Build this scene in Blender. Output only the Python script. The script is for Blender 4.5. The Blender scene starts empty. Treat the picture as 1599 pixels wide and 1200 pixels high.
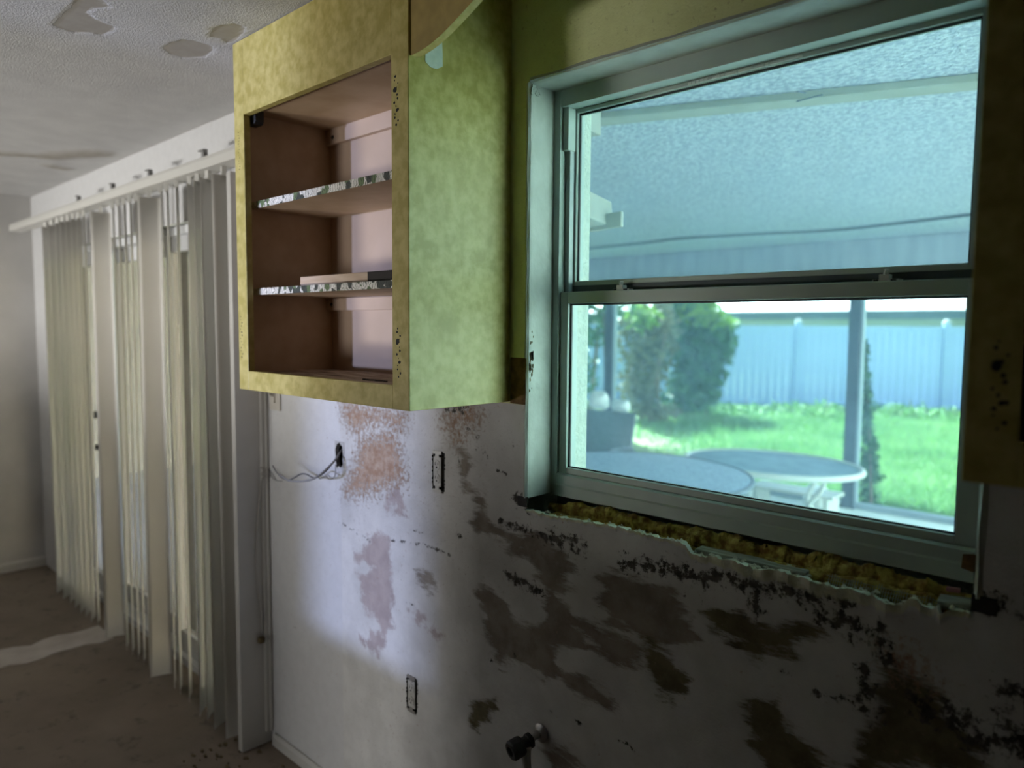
import bpy, math, random
import numpy as np
from mathutils import Vector, Matrix

random.seed(7)
rng = np.random.default_rng(11)
SC = bpy.context.scene
COL = SC.collection

# ------------------------------------------------------------------ camera
F_PX, YAW, PITCH, ROLL = 1155.019, 0.760934, -0.0767760, 0.00765932
CAM = np.array([0.0, -1.368, 1.615])
def cam_axes():
    f = np.array([-math.sin(YAW)*math.cos(PITCH), math.cos(YAW)*math.cos(PITCH), math.sin(PITCH)])
    r = np.array([math.cos(YAW), math.sin(YAW), 0.0]); u = np.cross(r, f)
    r2 = r*math.cos(ROLL)+u*math.sin(ROLL); u2 = -r*math.sin(ROLL)+u*math.cos(ROLL)
    return r2, u2, f
AX_R, AX_U, AX_F = cam_axes()
def on_wall(px, py, Y=0.0):
    """survey helper: where a sight line meets the plane y = Y"""
    d = AX_F+AX_R*(px-799.5)/F_PX-AX_U*(py-600)/F_PX
    return CAM+d*((Y-CAM[1])/d[1])
def on_level(px, py, Z):
    d = AX_F+AX_R*(px-799.5)/F_PX-AX_U*(py-600)/F_PX
    return CAM+d*((Z-CAM[2])/d[2])
cd = bpy.data.cameras.new('camera'); cam = bpy.data.objects.new('camera', cd); COL.objects.link(cam)
M = Matrix(((AX_R[0], AX_U[0], -AX_F[0], CAM[0]), (AX_R[1], AX_U[1], -AX_F[1], CAM[1]),
            (AX_R[2], AX_U[2], -AX_F[2], CAM[2]), (0, 0, 0, 1)))
cam.matrix_world = M
cd.sensor_width = 36.0; cd.sensor_fit = 'HORIZONTAL'; cd.lens = F_PX/1599*36.0
cd.clip_start = 0.05; cd.clip_end = 400
cd.dof.use_dof = True; cd.dof.focus_distance = 1.70; cd.dof.aperture_fstop = 2.0
SC.camera = cam

# ------------------------------------------------------------------ world, sun, lights, exposure
w = bpy.data.worlds.new('world'); SC.world = w; w.use_nodes = True
nt = w.node_tree; nt.nodes.clear()
sky = nt.nodes.new('ShaderNodeTexSky'); sky.sky_type = 'NISHITA'; sky.sun_disc = False
sky.sun_elevation = math.radians(52); sky.sun_rotation = math.radians(-55); sky.dust_density = 3.0
bg = nt.nodes.new('ShaderNodeBackground'); bg.inputs[1].default_value = 0.50
ow = nt.nodes.new('ShaderNodeOutputWorld')
nt.links.new(sky.outputs[0], bg.inputs[0]); nt.links.new(bg.outputs[0], ow.inputs[0])

def lamp(name, kind, loc, target, energy, color, **kw):
    l = bpy.data.lights.new(name, kind); l.energy = energy; l.color = color
    for k, v in kw.items(): setattr(l, k, v)
    o = bpy.data.objects.new(name, l); COL.objects.link(o); o.location = loc
    o.rotation_euler = (Vector(target)-Vector(loc)).to_track_quat('-Z', 'Y').to_euler()
    return o
# sun high over the back garden, a little to the left
lamp('sun', 'SUN', (-6, 12, 14), (-6+6.6, 12-4.6, 14-9.0), 34.0, (1.0, 0.95, 0.86), angle=0.01)
# near and low fill lamps behind openings added in the unseen rear wall
lamp('near_fill_lamp', 'AREA', (-2.30, -4.62, .59), (-2.0, 0, 1.0), 61.0, (1.0, 0.98, 0.95), shape='RECTANGLE', size=0.76, size_y=1.0)
lamp('low_fill_lamp', 'AREA', (-3.90, -4.62, .34), (-4.3, 0, 1.7), 64.0, (1.0, 0.98, 0.95), shape='RECTANGLE', size=1.0, size_y=0.5, spread=math.radians(105))
lamp('assumed_beam_lamp', 'AREA', (-4.2, -9.0, 1.3), (-2.0, 0, 1.3), 500.0, (0.50, 0.60, 1.0), shape='DISK', size=0.26)  # far lamp assumed beyond the unseen rear wall, throws the bluish wall beam
SC.view_settings.view_transform = 'Standard'; SC.view_settings.look = 'None'
SC.view_settings.exposure = 0.0; SC.view_settings.gamma = 1.0
SC.view_settings.use_curve_mapping = False
SC.cycles.max_bounces = 10; SC.cycles.diffuse_bounces = 5; SC.cycles.transparent_max_bounces = 16
SC.cycles.use_denoising = True
SC.cycles.caustics_reflective = False; SC.cycles.caustics_refractive = False

# ------------------------------------------------------------------ materials
def L(c): return (c[0], c[1], c[2], 1.0)
def new_mat(name):
    m = bpy.data.materials.new(name); m.use_nodes = True
    t = m.node_tree; b = t.nodes['Principled BSDF']
    return m, t, b
def pmat(name, c1, c2=None, scale=20.0, rough=0.6, bump=0.0, bump_scale=None, metal=0.0, detail=5.0, contrast=(0.35, 0.65),
         stretch=None, spec=None, trans=None):
    m, t, b = new_mat(name)
    tc = t.nodes.new('ShaderNodeTexCoord'); mp = t.nodes.new('ShaderNodeMapping')
    t.links.new(tc.outputs['Object'], mp.inputs[0])
    if stretch: mp.inputs['Scale'].default_value = stretch
    if c2 is not None:
        n = t.nodes.new('ShaderNodeTexNoise'); n.inputs['Scale'].default_value = scale; n.inputs['Detail'].default_value = detail
        t.links.new(mp.outputs[0], n.inputs['Vector'])
        r = t.nodes.new('ShaderNodeValToRGB'); r.color_ramp.elements[0].position = contrast[0]; r.color_ramp.elements[1].position = contrast[1]
        r.color_ramp.elements[0].color = L(c1); r.color_ramp.elements[1].color = L(c2)
        t.links.new(n.outputs[0], r.inputs[0]); t.links.new(r.outputs[0], b.inputs['Base Color'])
    else:
        b.inputs['Base Color'].default_value = L(c1)
    b.inputs['Roughness'].default_value = rough; b.inputs['Metallic'].default_value = metal
    if spec is not None: b.inputs['Specular IOR Level'].default_value = spec
    if bump:
        n2 = t.nodes.new('ShaderNodeTexNoise'); n2.inputs['Scale'].default_value = bump_scale or scale; n2.inputs['Detail'].default_value = 6
        t.links.new(mp.outputs[0], n2.inputs['Vector'])
        bp = t.nodes.new('ShaderNodeBump'); bp.inputs['Strength'].default_value = bump; bp.inputs['Distance'].default_value = 0.01
        t.links.new(n2.outputs[0], bp.inputs['Height']); t.links.new(bp.outputs[0], b.inputs['Normal'])
    if trans:
        tr = t.nodes.new('ShaderNodeBsdfTranslucent'); tr.inputs[0].default_value = L(c1)
        mx = t.nodes.new('ShaderNodeMixShader'); mx.inputs[0].default_value = trans
        o = t.nodes['Material Output']
        t.links.new(b.outputs[0], mx.inputs[1]); t.links.new(tr.outputs[0], mx.inputs[2]); t.links.new(mx.outputs[0], o.inputs[0])
    return m
def glass_mat(name, tint, haze=0.0, haze_col=(0.6, 0.7, 0.75)):
    """thin architectural pane: tinted straight-through transmission, fresnel sheen, faint veil of haze mixed into the colour"""
    m = bpy.data.materials.new(name); m.use_nodes = True; t = m.node_tree; t.nodes.clear()
    o = t.nodes.new('ShaderNodeOutputMaterial')
    tr = t.nodes.new('ShaderNodeBsdfTransparent'); tr.inputs[0].default_value = L(tint)
    gl = t.nodes.new('ShaderNodeBsdfGlossy'); gl.inputs['Roughness'].default_value = 0.12
    fr = t.nodes.new('ShaderNodeFresnel'); fr.inputs[0].default_value = 1.3
    mul = t.nodes.new('ShaderNodeMath'); mul.operation = 'MULTIPLY'; mul.inputs[1].default_value = 0.07
    t.links.new(fr.outputs[0], mul.inputs[0])
    mx = t.nodes.new('ShaderNodeMixShader'); t.links.new(mul.outputs[0], mx.inputs[0])
    t.links.new(tr.outputs[0], mx.inputs[1]); t.links.new(gl.outputs[0], mx.inputs[2])
    last = mx
    if haze:
        df = t.nodes.new('ShaderNodeBsdfTranslucent'); df.inputs[0].default_value = L(haze_col)
        m2 = t.nodes.new('ShaderNodeMixShader')
        n = t.nodes.new('ShaderNodeTexNoise'); n.inputs['Scale'].default_value = 6; n.inputs['Detail'].default_value = 8
        mr = t.nodes.new('ShaderNodeMapRange'); mr.inputs[1].default_value = 0.3; mr.inputs[2].default_value = 0.7
        mr.inputs[3].default_value = haze*0.6; mr.inputs[4].default_value = haze*1.4
        t.links.new(n.outputs[0], mr.inputs[0]); t.links.new(mr.outputs[0], m2.inputs[0])
        t.links.new(mx.outputs[0], m2.inputs[1]); t.links.new(df.outputs[0], m2.inputs[2]); last = m2
    t.links.new(last.outputs[0], o.inputs[0])
    return m

MT = {}
MT['laminate'] = pmat('yellow_laminate', (0.405, 0.335, 0.085), (0.56, 0.475, 0.17), 38, 0.42, 0.03, 300, detail=10, contrast=(0.36, 0.64))
MT['valance_lit_edge'] = pmat('valance_lit_edge', (0.55, 0.42, 0.14), (0.66, 0.52, 0.22), 60, 0.5)  # lighter tone painting the light caught along the valance underside
MT['cab_in'] = pmat('cabinet_inside_tan', (0.42, 0.29, 0.17), (0.50, 0.36, 0.23), 12, 0.55)
MT['cab_back'] = pmat('cabinet_back_pinkish', (0.46, 0.34, 0.25), (0.52, 0.39, 0.30), 5, 0.55)
MT['cab_floor'] = pmat('worn_plywood', (0.12, 0.07, 0.04), (0.55, 0.45, 0.34), 9, 0.8, 0.15, 60, stretch=(1.0, 7.0, 1.0), contrast=(0.35, 0.6))
MT['dark'] = pmat('blackened', (0.012, 0.011, 0.010), rough=0.7)
MT['black_rubber'] = pmat('black_rubber', (0.015, 0.015, 0.016), (0.03, 0.03, 0.03), 90, 0.55)
MT['brown_bare'] = pmat('bare_brown_board', (0.10, 0.052, 0.018), (0.22, 0.12, 0.045), 40, 0.85, 0.3, 120)
MT['white_pvc'] = pmat('white_vinyl', (0.40, 0.47, 0.43), (0.44, 0.51, 0.47), 9, 0.38)
MT['grey_pvc'] = pmat('grey_vinyl_track', (0.38, 0.43, 0.43), rough=0.45)
MT['gasket'] = pmat('dark_gasket', (0.05, 0.065, 0.07), rough=0.6)
MT['jamb'] = pmat('painted_jamb', (0.44, 0.46, 0.42), (0.52, 0.54, 0.50), 18, 0.5, 0.12, 60)
MT['trim'] = pmat('white_trim_paint', (0.50, 0.49, 0.46), (0.56, 0.55, 0.52), 6, 0.5)
MT['foam'] = pmat('yellow_spray_foam', (0.20, 0.10, 0.014), (0.50, 0.37, 0.085), 60, 0.85, 0.6, 90, contrast=(0.38, 0.6))
MT['rough_wood'] = pmat('rough_weathered_wood', (0.24, 0.23, 0.18), (0.42, 0.41, 0.33), 22, 0.85, 0.4, 70, stretch=(0.6, 6, 6))
MT['sill_dark'] = pmat('dark_sill_bed', (0.05, 0.035, 0.015), (0.17, 0.13, 0.06), 40, 0.9, 0.4, 100)
MT['lath'] = pmat('rusty_wire_lath', (0.30, 0.29, 0.22), (0.36, 0.35, 0.28), 90, 0.6)
MT['plaster_lump'] = pmat('broken_plaster', (0.58, 0.58, 0.44), (0.72, 0.72, 0.62), 60, 0.9, 0.4, 120)
MT['outlet'] = pmat('outlet_plastic', (0.56, 0.55, 0.52), rough=0.4)
MT['metal'] = pmat('zinc_metal', (0.55, 0.54, 0.52), rough=0.35, metal=0.8)
MT['chrome'] = pmat('dull_chrome', (0.45, 0.45, 0.45), rough=0.3, metal=0.7)
MT['plate'] = pmat('ivory_plate', (0.52, 0.49, 0.43), rough=0.4)
MT['wire_grey'] = pmat('grey_cable', (0.24, 0.235, 0.23), rough=0.5)
MT['wire_dark'] = pmat('dark_cable', (0.08, 0.08, 0.085), rough=0.5)
MT['wire_pale'] = pmat('pale_cord', (0.38, 0.36, 0.33), rough=0.5)
MT['slat'] = pmat('blind_slat_vinyl', (0.62, 0.60, 0.55), rough=0.35, trans=0.06)
MT['rail'] = pmat('head_rail_paint', (0.60, 0.59, 0.55), rough=0.45)
MT['alu_white'] = pmat('white_aluminium', (0.62, 0.63, 0.64), rough=0.4)
MT['alu_bronze'] = pmat('dark_bronze_aluminium', (0.06, 0.058, 0.055), rough=0.45)
MT['floor'] = None
MT['board'] = pmat('pine_board', (0.52, 0.38, 0.27), (0.60, 0.46, 0.35), 14, 0.6, stretch=(1, 8, 8))
MT['wood_end'] = pmat('dark_board_end', (0.018, 0.012, 0.010), rough=0.7)
# outside
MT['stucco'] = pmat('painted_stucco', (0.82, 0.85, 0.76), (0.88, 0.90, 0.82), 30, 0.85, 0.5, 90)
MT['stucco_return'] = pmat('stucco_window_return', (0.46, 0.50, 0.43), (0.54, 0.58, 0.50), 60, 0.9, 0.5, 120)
MT['patio_ceiling'] = pmat('textured_patio_ceiling', (0.28, 0.325, 0.42), (0.46, 0.505, 0.59), 55, 0.9, 1.0, 70, detail=9, contrast=(0.40, 0.60))  # outdoor blue cast mixed in; tone noise stands in for stipple shading
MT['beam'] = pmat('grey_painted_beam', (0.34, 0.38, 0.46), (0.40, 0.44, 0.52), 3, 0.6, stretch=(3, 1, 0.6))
MT['batten'] = pmat('off_white_batten', (0.27, 0.285, 0.25), (0.32, 0.335, 0.30), 9, 0.7)
MT['slab'] = pmat('patio_concrete', (0.66, 0.68, 0.70), (0.74, 0.76, 0.78), 3, 0.85, 0.2, 40)
MT['post'] = pmat('grey_screen_post', (0.085, 0.105, 0.155), (0.11, 0.13, 0.18), 6, 0.5)
MT['post_pale'] = pmat('pale_screen_track', (0.30, 0.35, 0.42), rough=0.5)
MT['fence'] = pmat('shade_blue_vinyl', (0.36, 0.49, 0.78), (0.41, 0.54, 0.82), 2.0, 0.45, stretch=(3, 3, 0.4))  # white vinyl with the blue of its shaded side put into the colour
MT['soil'] = pmat('lawn_soil', (0.11, 0.19, 0.06), (0.21, 0.30, 0.10), 1.2, 0.95, 0.3, 30)
MT['grass'] = pmat('grass_blades', (0.155, 0.33, 0.11), (0.31, 0.49, 0.21), 0.8, 0.7, trans=0.25)
MT['leaf_dark'] = pmat('dark_leaves', (0.035, 0.12, 0.05), (0.09, 0.22, 0.08), 2.5, 0.5, trans=0.2)
MT['leaf_light'] = pmat('light_leaves', (0.20, 0.36, 0.05), (0.38, 0.52, 0.09), 3, 0.5, trans=0.35)
MT['leaf_brown'] = pmat('withered_vine_leaves', (0.14, 0.15, 0.08), (0.28, 0.25, 0.16), 3, 0.7, trans=0.2)
MT['bark'] = pmat('grey_brown_bark', (0.17, 0.12, 0.09), (0.30, 0.23, 0.18), 14, 0.9, 0.5, 40, stretch=(4, 4, 0.6))
MT['table_blue'] = pmat('pebbled_glass_tabletop', (0.22, 0.28, 0.42), (0.42, 0.50, 0.64), 70, 0.5, 0.3, 110)
MT['table_glass'] = pmat('pale_glass_tabletop', (0.16, 0.24, 0.32), (0.24, 0.33, 0.42), 6, 0.55, spec=0.2)
MT['white_metal'] = pmat('white_powder_coat', (0.60, 0.60, 0.57), rough=0.4)
MT['chair_sling'] = pmat('slate_sling_fabric', (0.13, 0.16, 0.20), (0.20, 0.23, 0.27), 60, 0.8)
MT['white_cloth'] = pmat('white_cushion', (0.84, 0.84, 0.82), (0.9, 0.9, 0.88), 8, 0.8)
MT['roof'] = pmat('white_metal_roof', (0.86, 0.87, 0.88), (0.92, 0.92, 0.92), 2, 0.4)
MT['eave'] = pmat('dark_blue_eave', (0.10, 0.13, 0.20), (0.13, 0.16, 0.24), 2, 0.6)  # dark fascia colour
MT['house'] = pmat('neighbour_wall', (0.55, 0.55, 0.55), rough=0.8)
MT['win_glass'] = glass_mat('tinted_window_glass', (0.765, 0.95, 0.985), 0.055, (0.36, 0.70, 1.0))  # haze term lays a bluish veil over the garden view
MT['door_glass'] = glass_mat('door_glass', (0.76, 0.71, 0.655), 0.02)
MT['tape'] = pmat('pale_residue', (0.60, 0.66, 0.60), (0.70, 0.74, 0.68), 50, 0.7)
MT['pink'] = pmat('pink_scrap', (0.55, 0.25, 0.28), rough=0.7)

def liner_mat():
    m, t, b = new_mat('leafy_shelf_liner')
    tc = t.nodes.new('ShaderNodeTexCoord')
    v = t.nodes.new('ShaderNodeTexVoronoi'); v.inputs['Scale'].default_value = 50
    n = t.nodes.new('ShaderNodeTexWave'); n.inputs['Scale'].default_value = 40; n.inputs['Distortion'].default_value = 16; n.inputs['Detail'].default_value = 3
    t.links.new(tc.outputs['Object'], v.inputs['Vector']); t.links.new(tc.outputs['Object'], n.inputs['Vector'])
    r1 = t.nodes.new('ShaderNodeValToRGB'); r1.color_ramp.interpolation = 'CONSTANT'
    r1.color_ramp.elements[0].color = (0.80, 0.77, 0.72, 1)
    e = r1.color_ramp.elements.new(0.40); e.color = (0.14, 0.20, 0.09, 1)
    e = r1.color_ramp.elements.new(0.50); e.color = (0.80, 0.77, 0.72, 1)
    r1.color_ramp.elements[-1].position = 0.64; r1.color_ramp.elements[-1].color = (0.05, 0.06, 0.05, 1)
    t.links.new(v.outputs['Color'], r1.inputs[0])
    r2 = t.nodes.new('ShaderNodeValToRGB'); r2.color_ramp.elements[0].position = 0.15; r2.color_ramp.elements[1].position = 0.25
    r2.color_ramp.elements[0].color = (0.10, 0.12, 0.08, 1); r2.color_ramp.elements[1].color = (1, 1, 1, 1)
    t.links.new(n.outputs[0], r2.inputs[0])
    mx = t.nodes.new('ShaderNodeMix'); mx.data_type = 'RGBA'; mx.blend_type = 'MULTIPLY'; mx.inputs[0].default_value = 0.85
    t.links.new(r1.outputs[0], mx.inputs[6]); t.links.new(r2.outputs[0], mx.inputs[7]); t.links.new(mx.outputs[2], b.inputs['Base Color'])
    b.inputs['Roughness'].default_value = 0.5
    return m
MT['liner'] = liner_mat()

def screen_mat():
    m = bpy.data.materials.new('insect_screen_mesh'); m.use_nodes = True; t = m.node_tree; t.nodes.clear()
    o = t.nodes.new('ShaderNodeOutputMaterial'); tr = t.nodes.new('ShaderNodeBsdfTransparent')
    d = t.nodes.new('ShaderNodeBsdfDiffuse'); d.inputs[0].default_value = (0.28, 0.33, 0.42, 1)
    mx = t.nodes.new('ShaderNodeMixShader'); mx.inputs[0].default_value = 0.10
    t.links.new(tr.outputs[0], mx.inputs[1]); t.links.new(d.outputs[0], mx.inputs[2]); t.links.new(mx.outputs[0], o.inputs[0])
    return m
MT['screen'] = screen_mat()

# ------------------------------------------------------------------ mesh helpers
class MB:
    def __init__(s): s.v = []; s.f = []; s.m = []
    def add(s, vs, fs, mi=0):
        o = len(s.v); s.v += [tuple(map(float, p)) for p in vs]; s.f += [tuple(i+o for i in f) for f in fs]; s.m += [mi]*len(fs); return s
    def box(s, x0, x1, y0, y1, z0, z1, mi=0):
        vs = [(x, y, z) for z in (z0, z1) for y in (y0, y1) for x in (x0, x1)]
        return s.add(vs, [(0, 2, 3, 1), (4, 5, 7, 6), (0, 1, 5, 4), (2, 6, 7, 3), (0, 4, 6, 2), (1, 3, 7, 5)], mi)
    def obox(s, c, ex, ey, ez, mi=0):
        c, ex, ey, ez = map(np.array, (c, ex, ey, ez))
        vs = [c+a*ex+b*ey+d*ez for d in (-1, 1) for b in (-1, 1) for a in (-1, 1)]
        return s.add(vs, [(0, 2, 3, 1), (4, 5, 7, 6), (0, 1, 5, 4), (2, 6, 7, 3), (0, 4, 6, 2), (1, 3, 7, 5)], mi)
    def beam(s, p0, p1, wid, hei, mi=0):
        p0, p1 = np.array(p0, float), np.array(p1, float); d = p1-p0; ln = np.linalg.norm(d); d /= ln
        up = np.array([0, 0, 1.0]) if abs(d[2]) < .95 else np.array([1.0, 0, 0])
        a = np.cross(d, up); a /= np.linalg.norm(a); b = np.cross(a, d)
        return s.obox((p0+p1)/2, d*ln/2, a*wid/2, b*hei/2, mi)
    def tube(s, pts, r, n=8, mi=0, close=True):
        P = [np.array(p, float) for p in pts]; rr = r if hasattr(r, '__len__') else [r]*len(P)
        vs = []; prev = None
        for i, p in enumerate(P):
            d = P[min(i+1, len(P)-1)]-P[max(i-1, 0)]; d = d/(np.linalg.norm(d)+1e-9)
            if prev is None:
                u = np.array([0, 0, 1.0]) if abs(d[2]) < .9 else np.array([1.0, 0, 0]); a = np.cross(d, u)
            else: a = prev-d*(prev@d)
            a = a/(np.linalg.norm(a)+1e-9); prev = a; b = np.cross(d, a)
            for k in range(n):
                t = 2*math.pi*k/n; vs.append(p+(a*math.cos(t)+b*math.sin(t))*rr[i])
        fs = []
        for i in range(len(P)-1):
            for k in range(n):
                k2 = (k+1) % n; fs.append((i*n+k, i*n+k2, (i+1)*n+k2, (i+1)*n+k))
        if close:
            fs.append(tuple(range(n))[::-1]); fs.append(tuple((len(P)-1)*n+k for k in range(n)))
        return s.add(vs, fs, mi)
    def prism(s, poly, axis, a0, a1, mi=0):
        """extrude a 2-D outline along an axis: 'x' takes (y,z), 'y' takes (x,z), 'z' takes (x,y)"""
        def P(q, a):
            return {'x': (a, q[0], q[1]), 'y': (q[0], a, q[1]), 'z': (q[0], q[1], a)}[axis]
        n = len(poly); vs = [P(q, a0) for q in poly]+[P(q, a1) for q in poly]
        fs = [tuple(range(n))[::-1], tuple(range(n, 2*n))]+[(i, (i+1) % n, n+(i+1) % n, n+i) for i in range(n)]
        return s.add(vs, fs, mi)
    def lathe(s, prof, c, n=32, mi=0, sx=1.0, sy=1.0):
        vs = []; fs = []
        for r, z in prof:
            for k in range(n):
                t = 2*math.pi*k/n; vs.append((c[0]+r*sx*math.cos(t), c[1]+r*sy*math.sin(t), c[2]+z))
        for i in range(len(prof)-1):
            for k in range(n):
                k2 = (k+1) % n; fs.append((i*n+k, i*n+k2, (i+1)*n+k2, (i+1)*n+k))
        fs.append(tuple(range(n))[::-1]); fs.append(tuple((len(prof)-1)*n+k for k in range(n)))
        return s.add(vs, fs, mi)
    def build(s, name, mats, parent=None, smooth=False, bevel=0.0):
        me = bpy.data.meshes.new(name)
        off = np.array(parent.get('_base', (0, 0, 0))) if parent is not None else np.zeros(3)
        V = np.array(s.v)-off
        me.from_pydata([tuple(p) for p in V], [], s.f)
        for m in (mats if isinstance(mats, (list, tuple)) else [mats]): me.materials.append(MT[m] if isinstance(m, str) else m)
        if any(s.m): me.polygons.foreach_set('material_index', s.m)
        import bmesh
        bm = bmesh.new(); bm.from_mesh(me); bmesh.ops.recalc_face_normals(bm, faces=bm.faces); bm.to_mesh(me); bm.free()
        if smooth: me.polygons.foreach_set('use_smooth', [True]*len(me.polygons))
        me.update()
        o = bpy.data.objects.new(name, me); COL.objects.link(o)
        if parent is not None: o.parent = parent; o['_base'] = [float(q) for q in off]
        if bevel:
            b = o.modifiers.new('bevel', 'BEVEL'); b.width = bevel; b.segments = 2; b.limit_method = 'ANGLE'
        return o
BASES = {}
def empty(name, base, label=None, cat=None, group=None, kind=None):
    o = bpy.data.objects.new(name, None); COL.objects.link(o); o.location = base; o.empty_display_size = 0.05
    o['_base'] = [float(b) for b in base]; BASES[o.name] = o
    return tag(o, label, cat, group, kind)
def tag(o, label=None, cat=None, group=None, kind=None):
    if label: o['label'] = label
    if cat: o['category'] = cat
    if group: o['group'] = group
    if kind: o['kind'] = kind
    return o
def smoothstep(a, b, x):
    t = np.clip((x-a)/(b-a), 0, 1); return t*t*(3-2*t)
def poly_sd(px, pz, poly):
    """signed distance (negative inside) to a closed polygon"""
    P = np.array(poly); n = len(P); d = np.full(px.shape, 1e9); ins = np.zeros(px.shape, bool)
    for i in range(n):
        a, b = P[i], P[(i+1) % n]; e = b-a
        t = np.clip(((px-a[0])*e[0]+(pz-a[1])*e[1])/(e@e+1e-12), 0, 1)
        d = np.minimum(d, np.hypot(px-a[0]-t*e[0], pz-a[1]-t*e[1]))
        c = (a[1] > pz) != (b[1] > pz)
        with np.errstate(divide='ignore', invalid='ignore'):
            ins ^= c & (px < (b[0]-a[0])*(pz-a[1])/(b[1]-a[1]+1e-15)+a[0])
    return np.where(ins, -d, d)
def seg_d(px, pz, pts):
    d = np.full(px.shape, 1e9); P = np.array(pts)
    for i in range(len(P)-1):
        a, b = P[i], P[i+1]; e = b-a
        t = np.clip(((px-a[0])*e[0]+(pz-a[1])*e[1])/(e@e+1e-12), 0, 1)
        d = np.minimum(d, np.hypot(px-a[0]-t*e[0], pz-a[1]-t*e[1]))
    return d

# ------------------------------------------------------------------ room dimensions (metres)
CEIL = 2.43; XL, XR, YF = -5.62, 1.20, -4.50
WX0, WX1, WZ1 = -1.249, -0.262, 2.210          # kitchen window opening
DX0, DX1, DZ1 = -5.35, -2.70, 2.06             # sliding door opening
JAG = [(-1.278, 1.155), (-1.182, 1.152), (-1.14, 1.153), (-1.061, 1.158), (-1.027, 1.160), (-0.982, 1.163), (-0.925, 1.162), (-0.91, 1.162),
       (-0.85, 1.160), (-0.83, 1.163), (-0.791, 1.160), (-0.776, 1.140), (-0.718, 1.148), (-0.667, 1.149), (-0.64, 1.142), (-0.588, 1.152),
       (-0.553, 1.148), (-0.533, 1.149), (-0.516, 1.145), (-0.482, 1.145), (-0.442, 1.149), (-0.415, 1.144), (-0.402, 1.142), (-0.381, 1.138),
       (-0.367, 1.144), (-0.354, 1.163), (-0.338, 1.150), (-0.326, 1.146), (-0.314, 1.156), (-0.311, 1.141), (-0.295, 1.154), (-0.226, 1.160)]
JX = np.array([j[0] for j in JAG]); JZ = np.array([j[1] for j in JAG])
def jag_z(x):
    x = np.asarray(x, float)
    return np.interp(x, JX, JZ)+0.0022*np.sin(x*260)*np.sin(x*97+1)+0.0012*np.sin(x*611)

# ------------------------------------------------------------------ damaged plaster material (masks carried by the wall mesh)
def mask_mat(name, spec):
    """spec: base colours and a list of (attribute, channel, noise, noise scale, softness, colour a, colour b)"""
    m, t, b = new_mat(name)
    tc = t.nodes.new('ShaderNodeTexCoord')
    smear = t.nodes.new('ShaderNodeMapping'); smear.inputs['Rotation'].default_value = (0, 0.55, 0); smear.inputs['Scale'].default_value = (0.5, 1, 1.7)
    t.links.new(tc.outputs['Object'], smear.inputs[0])
    def noise(scale, det=7, rgh=0.6, vec=None):
        n = t.nodes.new('ShaderNodeTexNoise'); n.inputs['Scale'].default_value = scale; n.inputs['Detail'].default_value = det
        n.inputs['Roughness'].default_value = rgh; t.links.new(vec or tc.outputs['Object'], n.inputs['Vector']); return n.outputs[0]
    def mixc(fac, a, c):
        mx = t.nodes.new('ShaderNodeMix'); mx.data_type = 'RGBA'
        if hasattr(fac, 'is_linked') or not isinstance(fac, float): t.links.new(fac, mx.inputs[0])
        else: mx.inputs[0].default_value = fac
        for sck, val in ((6, a), (7, c)):
            if isinstance(val, tuple): mx.inputs[sck].default_value = L(val)
            else: t.links.new(val, mx.inputs[sck])
        return mx.outputs[2]
    def step(v, lo, hi):
        mr = t.nodes.new('ShaderNodeMapRange'); mr.interpolation_type = 'SMOOTHSTEP'
        mr.inputs[1].default_value = lo; mr.inputs[2].default_value = hi; t.links.new(v, mr.inputs[0]); return mr.outputs[0]
    def madd(a, mul, addv):
        x = t.nodes.new('ShaderNodeMath'); x.operation = 'MULTIPLY_ADD'; t.links.new(a, x.inputs[0]); x.inputs[1].default_value = mul
        if isinstance(addv, float): x.inputs[2].default_value = addv
        else: t.links.new(addv, x.inputs[2])
        return x.outputs[0]
    seps = {}
    def chan(attr, ch):
        if attr not in seps:
            a = t.nodes.new('ShaderNodeAttribute'); a.attribute_name = attr
            s = t.nodes.new('ShaderNodeSeparateColor'); t.links.new(a.outputs['Color'], s.inputs[0]); seps[attr] = (s, a)
        s, a = seps[attr]
        return a.outputs['Alpha'] if ch == 3 else s.outputs[ch]
    col = mixc(step(noise(7.0), 0.3, 0.7), spec['base'][0], spec['base'][1])
    fine = noise(spec.get('fine', 160), 8)
    hgt = madd(fine, spec.get('relief', 0.25), 0.0)
    for attr, ch, amp, sc, soft, ca, cb, dep, *tv in spec['layers']:
        n = noise(sc, 9, 0.68, smear.outputs[0] if (attr, ch) in (('mask_a', 0), ('mask_a', 1)) else None); v = madd(n, amp, chan(attr, ch)); thr = tv[0] if tv else 0.5+amp*0.5
        f = step(v, thr-soft, thr+soft)
        col = mixc(f, col, mixc(step(noise(sc*0.4+11), 0.35, 0.65), ca, cb))
        if spec.get('flatten'):
            mxh = t.nodes.new('ShaderNodeMix'); mxh.data_type = 'FLOAT'; t.links.new(f, mxh.inputs[0]); t.links.new(hgt, mxh.inputs[2])
            mxh.inputs[3].default_value = spec['relief']*0.35; hgt = mxh.outputs[0] if ch == 0 else hgt
        else: hgt = madd(f, -dep, hgt)
    t.links.new(col, b.inputs['Base Color']); b.inputs['Roughness'].default_value = 0.75
    b.inputs['Specular IOR Level'].default_value = 0.3
    bp = t.nodes.new('ShaderNodeBump'); bp.inputs['Strength'].default_value = spec.get('bump', 0.5); bp.inputs['Distance'].default_value = 0.004
    t.links.new(hgt, bp.inputs['Height']); t.links.new(bp.outputs[0], b.inputs['Normal'])
    return m
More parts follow.
